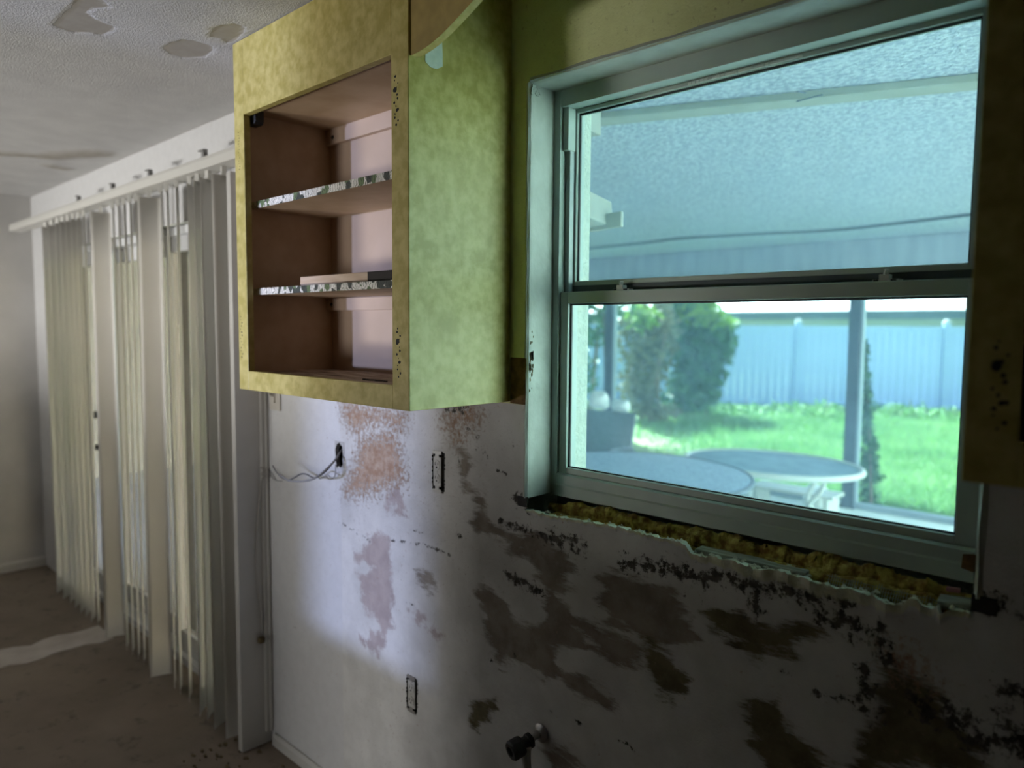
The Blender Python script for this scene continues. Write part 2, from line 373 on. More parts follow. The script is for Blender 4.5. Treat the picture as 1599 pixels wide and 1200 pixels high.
MT['plaster'] = mask_mat('damaged_kitchen_plaster', dict(base=((0.55, 0.545, 0.53), (0.69, 0.685, 0.67)), relief=0.5, bump=0.6, layers=[
    ('mask_b', 2, 0.10, 30, 0.05, (0.60, 0.60, 0.60), (0.63, 0.63, 0.63), 0.0),        # intact smooth paint left of the seam
    ('mask_b', 0, 0.05, 40, 0.03, (0.72, 0.73, 0.38), (0.76, 0.77, 0.42), -0.3),       # old pale olive-yellow wall paint
    ('mask_a', 0, 2.20, 13, 0.16, (0.225, 0.195, 0.165), (0.33, 0.295, 0.25), 0.6),    # bare grey-taupe plaster
    ('mask_b', 1, 1.60, 16, 0.14, (0.38, 0.32, 0.31), (0.45, 0.385, 0.37), 0.4),       # mauve primer
    ('mask_a', 1, 1.80, 16, 0.14, (0.12, 0.105, 0.06), (0.20, 0.175, 0.10), 0.8),      # dark adhesive stain
    ('mask_a', 2, 2.60, 75, 0.30, (0.34, 0.21, 0.14), (0.47, 0.36, 0.28), 1.0),        # flaking brown layer
    ('mask_a', 3, 2.00, 48, 0.10, (0.03, 0.028, 0.024), (0.12, 0.11, 0.095), 1.2, 1.45),   # black mould and scrapes
    ('mask_b', 3, 0.80, 40, 0.12, (0.58, 0.58, 0.40), (0.70, 0.70, 0.58), 0.0)]))      # crumbly pale edge
MT['ceiling'] = mask_mat('textured_ceiling', dict(base=((0.53, 0.525, 0.515), (0.59, 0.585, 0.57)), relief=3.2, bump=0.7, fine=210, flatten=True, layers=[
    ('mask_a', 0, 0.35, 40, 0.03, (0.325, 0.305, 0.27), (0.355, 0.335, 0.30), 2.6),
    ('mask_a', 1, 0.60, 7, 0.25, (0.34, 0.31, 0.26), (0.42, 0.39, 0.34), 0.0)]))  # dark tone paints the shading of the sagging bulge

# ------------------------------------------------------------------ window wall
def W2(pts): return [tuple(on_wall(*p)[[0, 2]]) for p in pts]
TAUPE = [
 [(740,774),(756,774),(762,816),(794,823),(828,834),(858,850),(882,861),(896,880),(900,897),(884,912),(878,935),(890,965),(910,985),(915,1010),(900,1020),(880,1010),(862,1010),(868,1032),(880,1054),(896,1058),(920,1056),(954,1088),(956,1112),(920,1098),(900,1090),(884,1078),(876,1062),(848,1072),(842,1064),(844,1052),(826,1036),(800,1034),(778,1040),(770,1010),(756,985),(750,950),(752,922),(768,920),(790,950),(805,972),(840,975),(845,960),(848,935),(842,905),(838,890),(835,878),(825,870),(800,865),(785,850),(775,840),(745,830),(748,800)],
 [(935,905),(960,898),(985,905),(1010,912),(1045,920),(1060,940),(1080,965),(1085,1000),(1070,1015),(1040,1015),(1020,1010),(990,990),(960,985),(945,975),(940,950),(938,925)],
 [(717,703),(728,705),(735,718),(732,735),(730,750),(735,765),(725,762),(722,735),(717,718)],
 [(645,908),(655,900),(672,898),(682,912),(678,920),(660,918)],
 [(850,1165),(870,1160),(905,1175),(915,1200),(865,1200)],
 [(885,965),(930,975),(960,985),(990,1000),(1000,1040),(960,1035),(925,1010)]]
DARK = [
 [(1000,1000),(1040,1010),(1055,1045),(1075,1060),(1070,1080),(1050,1095),(1030,1080),(1010,1040)],
 [(1100,965),(1115,950),(1160,955),(1175,975),(1205,978),(1230,978),(1285,985),(1265,992),(1250,995),(1248,1010),(1240,1022),(1200,1020),(1185,1030),(1150,1010),(1110,980)],
 [(1165,1100),(1180,1085),(1200,1090),(1218,1088),(1222,1120),(1245,1145),(1265,1165),(1310,1210),(1200,1210),(1175,1165),(1165,1130)],
 [(1365,1040),(1400,1040),(1440,1065),(1470,1100),(1480,1130),(1510,1150),(1540,1210),(1330,1210),(1345,1150),(1375,1100)],
 [(735,1100),(775,1090),(777,1105),(765,1120),(745,1140),(732,1125)]]
MAUVE = [
 [(575,838),(590,832),(608,838),(610,870),(612,900),(611,950),(612,985),(600,990),(590,970),(570,955),(565,935),(567,925),(560,905),(555,895),(580,895),(585,885),(555,875),(555,865),(575,850)],
 [(565,1000),(590,985),(600,1000),(592,1028),(575,1012)],
 [(637,954),(662,962),(666,968),(655,975),(672,985),(688,993),(685,995),(660,982),(636,968),(645,963)],
 [(605,770),(622,765),(628,785),(638,800),(628,795),(605,785)], [(600,792),(625,795),(640,805),(635,812),(615,803)]]
PEEL = [
 [(533,628),(560,634),(580,640),(632,648),(627,672),(600,660),(575,662),(562,672),(548,668),(540,655)],
 [(538,770),(560,772),(590,765),(628,752),(630,740),(622,700),(615,676),(580,682),(562,690),(558,720),(545,748)],
 [(695,655),(715,645),(735,635),(747,648),(740,662),(720,660),(698,665)], [(708,675),(718,675),(716,685),(710,687)],
 [(1385,1022),(1420,1028),(1440,1055),(1432,1065),(1400,1045)]]
MOLD = [
 ([(975,880),(1005,885),(1045,888),(1075,895),(1100,905)], 9), ([(1100,900),(1150,905),(1190,915),(1240,925),(1320,940)], 9), ([(1178,925),(1180,955)], 9),
 ([(1285,965),(1320,975),(1350,985)], 10), ([(1372,985),(1378,1010),(1385,1028)], 8), ([(1352,1058),(1356,1085),(1362,1108)], 10), ([(1335,1095),(1350,1097)], 5),
 ([(1425,1092),(1440,1110),(1455,1125)], 8), ([(1470,1100),(1480,1128),(1515,1130)], 10), ([(1515,1155),(1560,1160),(1590,1150),(1605,1170)], 12), ([(1575,1078),(1600,1090)], 9), ([(1562,1110),(1575,1113)], 6),
 ([(850,838),(880,845),(905,852)], 9), ([(795,900),(815,910),(845,925)], 7), ([(783,815),(800,823),(830,832)], 5), ([(700,640),(730,640)], 5),
 ([(728,668),(745,680),(745,700),(756,705)], 4), ([(535,818),(560,833),(578,846)], 3), ([(612,845),(660,850),(700,865),(706,875)], 3), ([(645,828),(660,833)], 3),
 ([(716,835),(725,843)], 4), ([(776,734),(790,741)], 3), ([(634,940),(646,945)], 3), ([(889,1119),(908,1130)], 3), ([(968,1157),(992,1170)], 4), ([(800,1021),(806,1027)], 4), ([(764,1030),(768,1031)], 4),
 ([(716,716),(718,722)], 3), ([(760,713),(761,718)], 4), ([(802,697),(803,698)], 4), ([(858,1109),(859,1111)], 3), ([(1043,1024),(1044,1025)], 3), ([(808,780),(826,790)], 8), ([(1540,942),(1562,950)], 10),  # last pairs also darken the shaded notches under the jambs
 ([(1270,1080),(1300,1090),(1325,1097)], 4), ([(1205,1042),(1235,1054)], 3), ([(1070,925),(1075,945)], 4), ([(1095,930),(1096,945)], 3)]
def field(px, pz, polys, soft=0.085):
    out = np.zeros(px.shape)
    for q in polys:
        P = W2(q); xs = [p[0] for p in P]; zs = [p[1] for p in P]
        k = np.where((px > min(xs)-.12) & (px < max(xs)+.12) & (pz > min(zs)-.12) & (pz < max(zs)+.12))
        if len(k[0]) == 0: continue
        sd = poly_sd(px[k], pz[k], P); out[k] = np.maximum(out[k], np.clip(0.5-sd/soft, 0, 1))
    return out
def mold_field(px, pz):
    out = np.zeros(px.shape)
    for pts, wpx in MOLD:
        P = W2(pts); r = wpx*0.0016
        k = np.where((px > min(p[0] for p in P)-.1) & (px < max(p[0] for p in P)+.1) & (pz > min(p[1] for p in P)-.1) & (pz < max(p[1] for p in P)+.1))
        d = seg_d(px[k], pz[k], P); out[k] = np.maximum(out[k], np.clip((0.56 if wpx > 4.5 else 0.44)-0.17*d/r, 0, 1))
    return out

OUT1 = (-1.6160, -1.5640, 1.145, 1.258)     # outlet cut-outs: x0, x1, z0, z1
OUT2 = (-1.7380, -1.6880, 0.445, 0.552)
HOLE = (-2.116, -2.066, 1.142, 1.230)
HOLES = [OUT1, OUT2, HOLE]

def window_wall():
    def axis(vals, fine0, fine1, step, coarse):
        a = set(np.round(np.arange(fine0, fine1+1e-6, step), 5)); a |= set(vals)
        for c in coarse: a.add(c)
        s = sorted(a); out = [s[0]]
        for v in s[1:]:
            if v-out[-1] > 0.0012 or v in vals:
                if v in vals and v-out[-1] < 0.0012 and out[-1] not in vals: out[-1] = v
                else: out.append(v)
        return np.array(out)
    xv = [WX0, WX1, DX0, DX1]+[h[i] for h in HOLES for i in (0, 1)]
    zv = [WZ1, DZ1, 1.145, 1.0]+[h[i] for h in HOLES for i in (2, 3)]
    xs = axis(xv, -2.62, 0.02, 0.006, [XL, -4.5, -3.5, .4, .8, XR])
    zs = axis(zv, 0.30, 1.60, 0.006, [0, .1, .2, 1.8, 2.0, CEIL])
    X, Z = np.meshgrid(xs, zs); Z = Z.copy(); Y = np.zeros_like(X)
    # the broken-off sill edge: rows between 1.0 and 1.145 follow the jagged line
    iw = (X >= WX0-0.03) & (X <= WX1+0.04)
    band = iw & (Z > 1.0) & (Z <= 1.1451)
    Z[band] = 1.0+(Z[band]-1.0)*(jag_z(X[band])-1.0)/0.145
    ta = field(X, Z, TAUPE); dk = field(X, Z, DARK); pe = field(X, Z, PEEL, 0.12); mo = mold_field(X, Z); mv = field(X, Z, MAUVE)
    olive = ((Z > 1.418) & (X > -2.13)).astype(float)
    left = np.clip(0.5-(X+2.085)/0.01, 0, 1)
    edge = np.where((X > WX0) & (X < WX1), np.clip(1.05-(jag_z(X)-Z)/(0.012+0.028*np.clip((X+0.85)/0.2, 0, 1)*np.clip(-(X+.25)/.2, 0, 1)), 0, 1), 0)*(Z < 1.2)
    Y += 0.0016*smoothstep(0.3, 0.6, ta)+0.0014*smoothstep(.3, .6, dk)+0.001*smoothstep(.3, .6, pe)
    Y += 0.0012*np.sin(X*31+Z*17)*np.sin(Z*23-X*9)
    Y[(X < -2.2)] *= 0.3
    Y -= 0.006*edge*(0.5+0.5*np.sin(X*140))
    nx, nz = len(xs), len(zs)
    V = np.stack([X, Y, Z], -1).reshape(-1, 3)
    idx = np.arange(nx*nz).reshape(nz, nx)
    xc = (xs[:-1]+xs[1:])/2; zc = (zs[:-1]+zs[1:])/2; XC, ZC = np.meshgrid(xc, zc)
    keep = np.ones(XC.shape, bool)
    keep &= ~((XC > WX0) & (XC < WX1) & (ZC > 1.145) & (ZC < WZ1))
    keep &= ~((XC > DX0) & (XC < DX1) & (ZC < DZ1))
    for h in HOLES: keep &= ~((XC > h[0]) & (XC < h[1]) & (ZC > h[2]) & (ZC < h[3]))
    a, b, c, d = idx[:-1, :-1][keep], idx[:-1, 1:][keep], idx[1:, 1:][keep], idx[1:, :-1][keep]
    faces = np.stack([a, b, c, d], -1).tolist()
    mats = [0]*len(faces)
    A = np.stack([ta, dk, pe, mo], -1).reshape(-1, 4); B = np.stack([olive, mv, left, edge], -1).reshape(-1, 4)
    verts = V.tolist()
    # thickness of the broken edge
    row = int(np.argmin(abs(zs-1.145))); base = len(verts); cols = [i for i in range(nx) if WX0-1e-6 <= xs[i] <= WX1+1e-6]
    for i in cols:
        p = V[idx[row, i]]; verts.append((p[0], p[1]+0.022+0.006*math.sin(p[0]*170), p[2]-0.004)); verts.append((p[0], 0.026, 1.08))
    for k in range(len(cols)-1):
        i, j = idx[row, cols[k]], idx[row, cols[k+1]]
        faces += [(i, j, base+2*k+2, base+2*k), (base+2*k, base+2*k+2, base+2*k+3, base+2*k+1)]; mats += [0, 0]
    extra = np.zeros((2*len(cols), 4)); A = np.vstack([A, extra]); eb = extra.copy(); eb[:, 3] = 1; B = np.vstack([B, eb])
    # masonry behind the plaster, with the openings
    mb = MB(); T0, T1 = 0.03, 0.22
    for x0, x1, z0, z1 in [(XL, DX0, 0, CEIL), (DX0, DX1, DZ1, CEIL), (DX1, WX0, 0, CEIL), (WX0, WX1, WZ1, CEIL), (WX0, WX1, 0, 1.10), (WX1, XR, 0, CEIL)]:
        if x0 == DX1:   # leave pockets for the boxes set in the wall
            mb.box(x0, HOLE[0]-.01, T0, T1, z0, z1); mb.box(HOLE[0]-.01, WX0, T0, T1, 1.30, z1); mb.box(HOLE[0]-.01, WX0, T0+.09, T1, z0, 1.30)
            mb.box(HOLE[0]-.01, WX0, T0, T0+.09, .6, 1.1)
        else: mb.box(x0, x1, T0, T1, z0, z1)
    # plaster returns into the door opening
    mb.box(DX0-.01, DX0, 0, T1, 0, DZ1); mb.box(DX1, DX1+.01, 0.001, T1, 0, DZ1); mb.box(DX0, DX1, 0.001, T1, DZ1, DZ1+.01)
    o = len(verts); verts += mb.v; faces += [tuple(i+o for i in f) for f in mb.f]; mats += [1]*len(mb.f)
    z4 = np.zeros((len(mb.v), 4)); A = np.vstack([A, z4]); B = np.vstack([B, z4])
    me = bpy.data.meshes.new('wall_back'); me.from_pydata(verts, [], faces)
    me.materials.append(MT['plaster']); me.materials.append(MT['stucco']); me.polygons.foreach_set('material_index', mats)
    for nm, arr in (('mask_a', A), ('mask_b', B)):
        at = me.attributes.new(nm, 'FLOAT_COLOR', 'POINT'); at.data.foreach_set('color', arr.astype(np.float32).ravel())
    me.update()
    ob = bpy.data.objects.new('wall_back', me); COL.objects.link(ob); tag(ob, kind='structure'); return ob
wall_back = window_wall()

# ------------------------------------------------------------------ the other walls, floor, ceiling
MT['wall_paint'] = pmat('wall_paint', (0.44, 0.43, 0.41), (0.49, 0.48, 0.46), 4, 0.7, 0.1, 90)
MT['wall_dim'] = pmat('kitchen_wall_paint', (0.20, 0.18, 0.13), (0.22, 0.20, 0.15), 4, 0.75)
tag(MB().box(XL-.12, XL, YF, 0.22, -.1, CEIL).build('wall_left', 'wall_paint'), kind='structure')
tag(MB().box(XR, XR+.12, YF, 0.22, -.1, CEIL).build('wall_right', 'wall_dim'), kind='structure')
fw_ = MB()
for x0, x1, z0, z1 in [(XL, -4.90, -.1, CEIL), (-4.90, -3.40, .60, CEIL), (-4.90, -3.40, -.1, .08), (-3.40, -3.27, -.1, CEIL), (-3.27, -2.93, -.1, .02), (-3.27, -2.93, 2.12, CEIL), (-2.93, -2.70, -.1, CEIL), (-2.70, -1.90, -.1, .08), (-2.70, -1.90, 1.10, CEIL), (-1.90, XR, -.1, CEIL)]: fw_.box(x0, x1, YF-.12, YF, z0, z1)
tag(fw_.build('wall_front', 'wall_paint'), kind='structure')
MT['block_panel'] = pmat('dark_light_block', (0.09, 0.065, 0.045), (0.12, 0.085, 0.06), 6, 0.6, stretch=(4, 4, .5))  # dark colour cuts bounce off the added blocking wall
tag(MB().box(-1.90, XR, -1.87, -1.75, 0, CEIL).build('wall_light_block', 'block_panel'), kind='structure')  # added unseen wall, keeps light off the right part of the kitchen
tag(MB().box(XL, -2.30, -2.66, -2.56, 0, .765).build('wall_beam_stop', 'wall_paint'), kind='structure')  # added unseen low wall, trims the beam and shades the lower wall
wf = MB()  # narrow tall opening assumed behind the camera, shapes the bluish beam
for x0, x1, z0, z1 in [(-3.27, -3.25, .02, 2.12), (-2.95, -2.93, .02, 2.12), (-3.25, -2.95, .02, .04), (-3.25, -2.95, 2.10, 2.12)]: wf.box(x0, x1, YF-.07, YF-.02, z0, z1)
tag(wf.build('window_assumed_beam', 'alu_white'), kind='structure')
wf = MB()  # low opening added for the fill lamp, unseen behind the camera
for x0, x1, z0, z1 in [(-4.90, -4.87, .08, .60), (-3.43, -3.40, .08, .60), (-4.87, -3.43, .08, .10), (-4.87, -3.43, .58, .60)]: wf.box(x0, x1, YF-.07, YF-.02, z0, z1)
tag(wf.build('window_added_low', 'alu_white'), kind='structure')
wf = MB()  # opening added for the near fill lamp, also out of view
for x0, x1, z0, z1 in [(-2.70, -2.67, .08, 1.10), (-1.93, -1.90, .08, 1.10), (-2.67, -1.93, .08, .10), (-2.67, -1.93, 1.08, 1.10)]: wf.box(x0, x1, YF-.07, YF-.02, z0, z1)
tag(wf.build('window_added_near', 'alu_white'), kind='structure')

def floor_mat():
    m, t, b = new_mat('bare_stained_subfloor')
    tc = t.nodes.new('ShaderNodeTexCoord')
    def noise(s, d=8, r=.6):
        n = t.nodes.new('ShaderNodeTexNoise'); n.inputs['Scale'].default_value = s; n.inputs['Detail'].default_value = d; n.inputs['Roughness'].default_value = r
        t.links.new(tc.outputs['Object'], n.inputs['Vector']); return n
    n1 = noise(2.2); n2 = noise(11, 9, .7)
    r1 = t.nodes.new('ShaderNodeValToRGB'); r1.color_ramp.elements[0].position = .3; r1.color_ramp.elements[1].position = .72
    r1.color_ramp.elements[0].color = (.17, .135, .10, 1); r1.color_ramp.elements[1].color = (.26, .21, .165, 1); t.links.new(n1.outputs[0], r1.inputs[0])
    r2 = t.nodes.new('ShaderNodeValToRGB'); r2.color_ramp.elements[0].position = .30; r2.color_ramp.elements[1].position = .44
    r2.color_ramp.elements[0].color = (.45, .42, .40, 1); r2.color_ramp.elements[1].color = (1, 1, 1, 1); t.links.new(n2.outputs[0], r2.inputs[0])
    mx = t.nodes.new('ShaderNodeMix'); mx.data_type = 'RGBA'; mx.blend_type = 'MULTIPLY'; mx.inputs[0].default_value = 1
    t.links.new(r1.outputs[0], mx.inputs[6]); t.links.new(r2.outputs[0], mx.inputs[7]); t.links.new(mx.outputs[2], b.inputs['Base Color'])
    b.inputs['Roughness'].default_value = .8
    bp = t.nodes.new('ShaderNodeBump'); bp.inputs['Strength'].default_value = .35; bp.inputs['Distance'].default_value = .01
    t.links.new(n2.outputs[0], bp.inputs['Height']); t.links.new(bp.outputs[0], b.inputs['Normal'])
    return m
MT['floor'] = floor_mat()
tag(MB().box(XL, XR, YF, 0.22, -.1, 0).build('floor', 'floor'), kind='structure')
# pale levelling-compound strip where a partition used to stand
MT['pale_floor'] = pmat('pale_patch_compound', (0.44, 0.39, 0.35), (0.54, 0.49, 0.45), 9, 0.85, 0.3, 40)
st = MB(); pts_l = []; pts_r = []
for k in range(40):
    y = -2.6+k*(2.5/39); pts_l.append((-4.25+.02*math.sin(k*1.7)+.012*math.sin(k*4.1), y)); pts_r.append((-4.03+.02*math.sin(k*1.3+2)+.012*math.sin(k*3.7), y))
st.prism(pts_l+pts_r[::-1], 'z', 0.0, 0.004)
tag(st.build('trim_3', 'pale_floor'), kind='structure')

def ceiling():
    xs = np.unique(np.round(np.concatenate([np.linspace(XL, -4.7, 12), np.arange(-4.7, -1.85, .012), np.linspace(-1.85, XR, 20)]), 4))
    ys = np.unique(np.round(np.concatenate([np.linspace(YF, -1.0, 20), np.arange(-1.0, 0.0, .012), [0.0, 0.22]]), 4))
    X, Y = np.meshgrid(xs, ys); Z = np.full(X.shape, CEIL)
    pa = np.zeros(X.shape); bulge_shade = np.zeros(X.shape)
    polys = [[(82,40),(100,22),(112,12),(118,-6),(150,-8),(168,8),(172,12),(150,14),(135,20),(150,32),(178,42),(178,48),(160,56),(140,52),(115,52),(95,46)],
             [(254,76),(265,68),(285,62),(310,66),(332,74),(334,80),(318,90),(285,91),(266,86)], [(326,58),(332,46),(345,40),(370,38),(382,44),(380,52),(365,66),(355,68),(345,62)]]
    for q in polys:
        P = [tuple(on_level(px, py, CEIL)[:2]) for px, py in q]
        sd = poly_sd(X, Y, P); pa = np.maximum(pa, np.clip(.5-sd/.04, 0, 1))
    for pts, r in (([(-10,238),(40,240),(75,243)], .10), ([(75,243),(110,240),(150,238)], .12), ([(78,258),(100,262)], .07)):
        P = [tuple(on_level(px, py, CEIL)[:2]) for px, py in pts]
        d = seg_d(X, Y, P); bulge_shade = np.maximum(bulge_shade, np.clip(.8-.6*d/r, 0, 1))  # mask for the bulge: painted shading as well as the sag itself
    Z += 0.003*smoothstep(.4, .55, pa); Z -= .012*smoothstep(.2, .8, bulge_shade)
    nx, ny = len(xs), len(ys); idx = np.arange(nx*ny).reshape(ny, nx)
    f = np.stack([idx[:-1, :-1].ravel(), idx[1:, :-1].ravel(), idx[1:, 1:].ravel(), idx[:-1, 1:].ravel()], -1).tolist()
    verts = np.stack([X, Y, Z], -1).reshape(-1, 3).tolist(); A = np.stack([pa, bulge_shade, pa*0, pa*0], -1).reshape(-1, 4)
    mb = MB().box(XL-.12, XR+.12, YF-.12, 0.22, CEIL+.02, CEIL+.12); o = len(verts)
    verts += mb.v; f += [tuple(i+o for i in q) for q in mb.f]; A = np.vstack([A, np.zeros((8, 4))])
    me = bpy.data.meshes.new('ceiling'); me.from_pydata(verts, [], f); me.materials.append(MT['ceiling'])
    at = me.attributes.new('mask_a', 'FLOAT_COLOR', 'POINT'); at.data.foreach_set('color', A.astype(np.float32).ravel()); me.update()
    ob = bpy.data.objects.new('ceiling', me); COL.objects.link(ob); tag(ob, kind='structure')
ceiling()
tag(MB().prism([(XL, 0), (XL+.014, 0), (XL+.014, .045), (XL+.006, .055), (XL, .055)], 'y', YF, 0).build('baseboard_left', 'trim'), kind='structure') if False else None
bl = MB(); bl.prism([(XL, 0.0), (XL+.014, 0.0), (XL+.014, .05), (XL+.006, .06), (XL, .06)], 'y', YF+.01, -.002)
tag(bl.build('baseboard_left', 'trim'), kind='structure')
bb = MB(); bb.prism([(-.002, 0), (-.016, 0), (-.016, .035), (-.008, .045), (-.002, .045)], 'x', -2.55, -1.2)
tag(bb.build('baseboard_back', 'trim'), kind='structure')
# wing return at the end of the sliding door, with a moulded casing strip against the wall
wing = MB().box(-2.604, -2.574, -.125, -.001, .004, 2.16)
wing.prism([(-2.574, -.002), (-2.562, -.002), (-2.562, -.010), (-2.566, -.014), (-2.566, -.026), (-2.570, -.032), (-2.574, -.032)], 'z', .05, 2.16)
tag(wing.build('trim_1', 'trim', bevel=.0015), kind='structure')

# ------------------------------------------------------------------ kitchen window
win = empty('window_1', (-.755, .09, 1.18), kind='structure')
FY0, FY1 = .090, .170
def sash_frame(name, x0, x1, z0, z1, wl, wr, wb, wt, y0, y1, mat='white_pvc', parent=win):
    """four separate profiles round an opening"""
    MB().box(x0, x0+wl, y0, y1, z0, z1).build(name+'_stile', mat, parent, bevel=.0015)
    MB().box(x1-wr, x1, y0, y1, z0, z1).build(name+'_stile', mat, parent, bevel=.0015)
    MB().box(x0+wl, x1-wr, y0, y1, z0, z0+wb).build(name+'_rail', mat, parent, bevel=.0015)
    MB().box(x0+wl, x1-wr, y0, y1, z1-wt, z1).build(name+'_rail', mat, parent, bevel=.0015)
MB().box(WX0, WX0+.022, FY0, FY1, 1.18, WZ1).build('frame_jamb', 'white_pvc', win, bevel=.0015)
MB().box(WX1-.020, WX1, FY0, FY1, 1.18, WZ1).build('frame_jamb', 'white_pvc', win, bevel=.0015)
MB().box(WX0+.022, WX1-.020, FY0, FY1, 2.166, WZ1).build('frame_head', 'white_pvc', win, bevel=.0015)
fs = MB(); fs.prism([(.085, 1.180), (.085, 1.208), (.088, 1.212), (.088, 1.234), (.094, 1.238), (.170, 1.238), (.170, 1.180)], 'x', WX0+.022, WX1-.020)
fs.build('frame_sill', 'white_pvc', win)
# lower sash (room side), upper sash (garden side)
sash_frame('lower_sash', WX0+.022, WX1-.020, 1.238, 1.705, .025, .034, .016, .029, .098, .128)
sash_frame('upper_sash', WX0+.024, WX1-.022, 1.714, 2.166, .018, .040, .020, .010, .132, .164)
gk = MB()
for x0, x1, z0, z1 in [(WX0+.047, WX0+.052, 1.254, 1.676), (WX1-.058, WX1-.054, 1.254, 1.676), (WX0+.052, WX1-.058, 1.254, 1.2565), (WX0+.052, WX1-.058, 1.6715, 1.676)]:
    gk.box(x0, x1, .108, .1125, z0, z1)
gk.build('glazing_gasket', 'gasket', win)
gk = MB()
for x0, x1, z0, z1 in [(WX0+.042, WX0+.046, 1.734, 2.156), (WX1-.066, WX1-.062, 1.734, 2.156), (WX0+.046, WX1-.066, 2.1515, 2.156)]:
    gk.box(x0, x1, .141, .146, z0, z1)
gk.build('glazing_gasket', 'gasket', win)
MB().box(WX0+.045, WX1-.052, .113, .117, 1.252, 1.678).build('glass_pane', 'win_glass', win)
MB().box(WX0+.040, WX1-.060, .147, .151, 1.732, 2.158).build('glass_pane', 'win_glass', win)
# side balance tracks beside the upper sash
MB().box(WX0+.022, WX0+.040, .100, .128, 2.060, 2.166).build('balance_cover', 'white_pvc', win, bevel=.001)
MB().box(WX0+.0225, WX0+.037, .112, .128, 1.705, 2.060).build('balance_track', 'grey_pvc', win)
MB().box(WX1-.038, WX1-.020, .112, .128, 1.705, 2.166).build('balance_track', 'grey_pvc', win)
MB().box(WX0+.030, WX1-.028, .1285, .1315, 1.700, 1.722).build('meeting_gasket', 'gasket', win)
# sash latches on the meeting rail
for xc in (on_wall(975, 441, .12)[0], on_wall(1388, 421, .12)[0]):
    k = MB(); k.box(xc-.024, xc+.024, .106, .124, 1.705, 1.709); k.box(xc-.012, xc+.006, .104, .122, 1.709, 1.718); k.build('sash_latch', 'white_metal', win, bevel=.001)
    k = MB(); k.box(xc-.022, xc-.013, .1045, .106, 1.7052, 1.7085); k.box(xc+.008, xc+.018, .1045, .106, 1.7052, 1.7085); k.build('latch_slot', 'dark', win)
    k = MB(); k.beam((xc-.002, .110, 1.718), (xc+.001, .108, 1.727), .008, .004); k.build('latch_lever', 'white_metal', win)
# old adhesive residue along the head and a torn patch on the lower right corner
r = MB()
x_a, x_b = on_wall(1075, 115, .131)[0], on_wall(1255, 72, .131)[0]
for k in range(26):
    x = x_a+(x_b-x_a)*k/26; r.box(x, x+.007+.004*random.random(), .1295, .1318, 2.1570+random.random()*.001, 2.1635-.002*random.random())
r.build('label_residue', 'tape', win)
r = MB(); r.prism([(-.3005, 1.2035), (-.284, 1.200), (-.2645, 1.204), (-.2635, 1.226), (-.282, 1.231), (-.299, 1.228)], 'y', .083, .0856); r.build('adhesive_patch', 'brown_bare', win)
# drywall reveal of the window: left jamb, right jamb, rounded head
MT['jamb_spot'] = MT['jamb']
def reveal():
    mb = MB()
    zt = WZ1; R = .008
    # left jamb as a sheet with a bull-nosed outer edge
    n = 60
    for side, X0 in ((1, WX0), (-1, WX1)):
        vs = []; fs_ = []
        for k in range(n+1):
            z = 1.182+(zt-1.182)*k/n
            vs += [(X0-side*.012, .0005, z), (X0-side*.003+side*.0012*math.sin(z*40), -.0036, z), (X0+side*.0015, .003, z), (X0+side*.0022, .010, z), (X0+side*.0022, .091, z)]
        for k in range(n):
            for j in range(4): fs_.append((k*5+j, k*5+j+1, k*5+6+j, k*5+5+j))
        mb.add(vs, fs_)
    vs = []; fs_ = []; n = 80
    for k in range(n+1):
        x = WX0+(WX1-WX0)*k/n
        vs += [(x, .0005, zt+.012), (x, -.0036, zt+.003), (x, .003, zt-.0015), (x, .012, zt-.003), (x, .091, zt-.003)]
    for k in range(n):
        for j in range(4): fs_.append((k*5+j, k*5+j+1, k*5+6+j, k*5+5+j))
    mb.add(vs, fs_)
    o = mb.build('trim_2', 'jamb', smooth=False); tag(o, kind='structure')
    ch = MB()   # chipped paint at the outer corner of the left jamb
    for k in range(46):
        t = random.random(); z = 1.478+.075*(1-abs(random.gauss(0, .4))) if t > .4 else 1.45+.16*random.random()
        y = .006+.012*random.random()**1.6; s = .0012+.0025*random.random()*(1 if .47 < (z-1.0) < .55 else .5)
        ch.prism([(y+s*math.cos(a)*(.7+.5*random.random()), z+2*s*math.sin(a)*(.7+.5*random.random())) for a in [i*math.pi/3 for i in range(6)]], 'x', WX0+.0020, WX0+.0028)
    ch.build('paint_chip', 'sill_dark', o)
    ch = MB()
    for k in range(60):
        a = random.random(); y = .003+.03*random.random()**2; z = 2.205-.022*random.random()
        s = .001+.0025*random.random()
        ch.prism([(y+s*math.cos(q)*(.7+.5*random.random()), z+s*math.sin(q)*(.7+.5*random.random())) for q in [i*math.pi/3 for i in range(6)]], 'x', WX0+.0018, WX0+.0036+.001*random.random())
    ch.build('crumbled_joint_compound', 'jamb', o)
reveal()
# brown bare board showing between cabinet and window
tag(MB().box(-1.306, -1.2515, -.004, .012, 1.420, 1.538).build('wall_patch', 'brown_bare', bevel=.002),
    'brown bare board square between green cabinet and window jamb', 'wall patch')

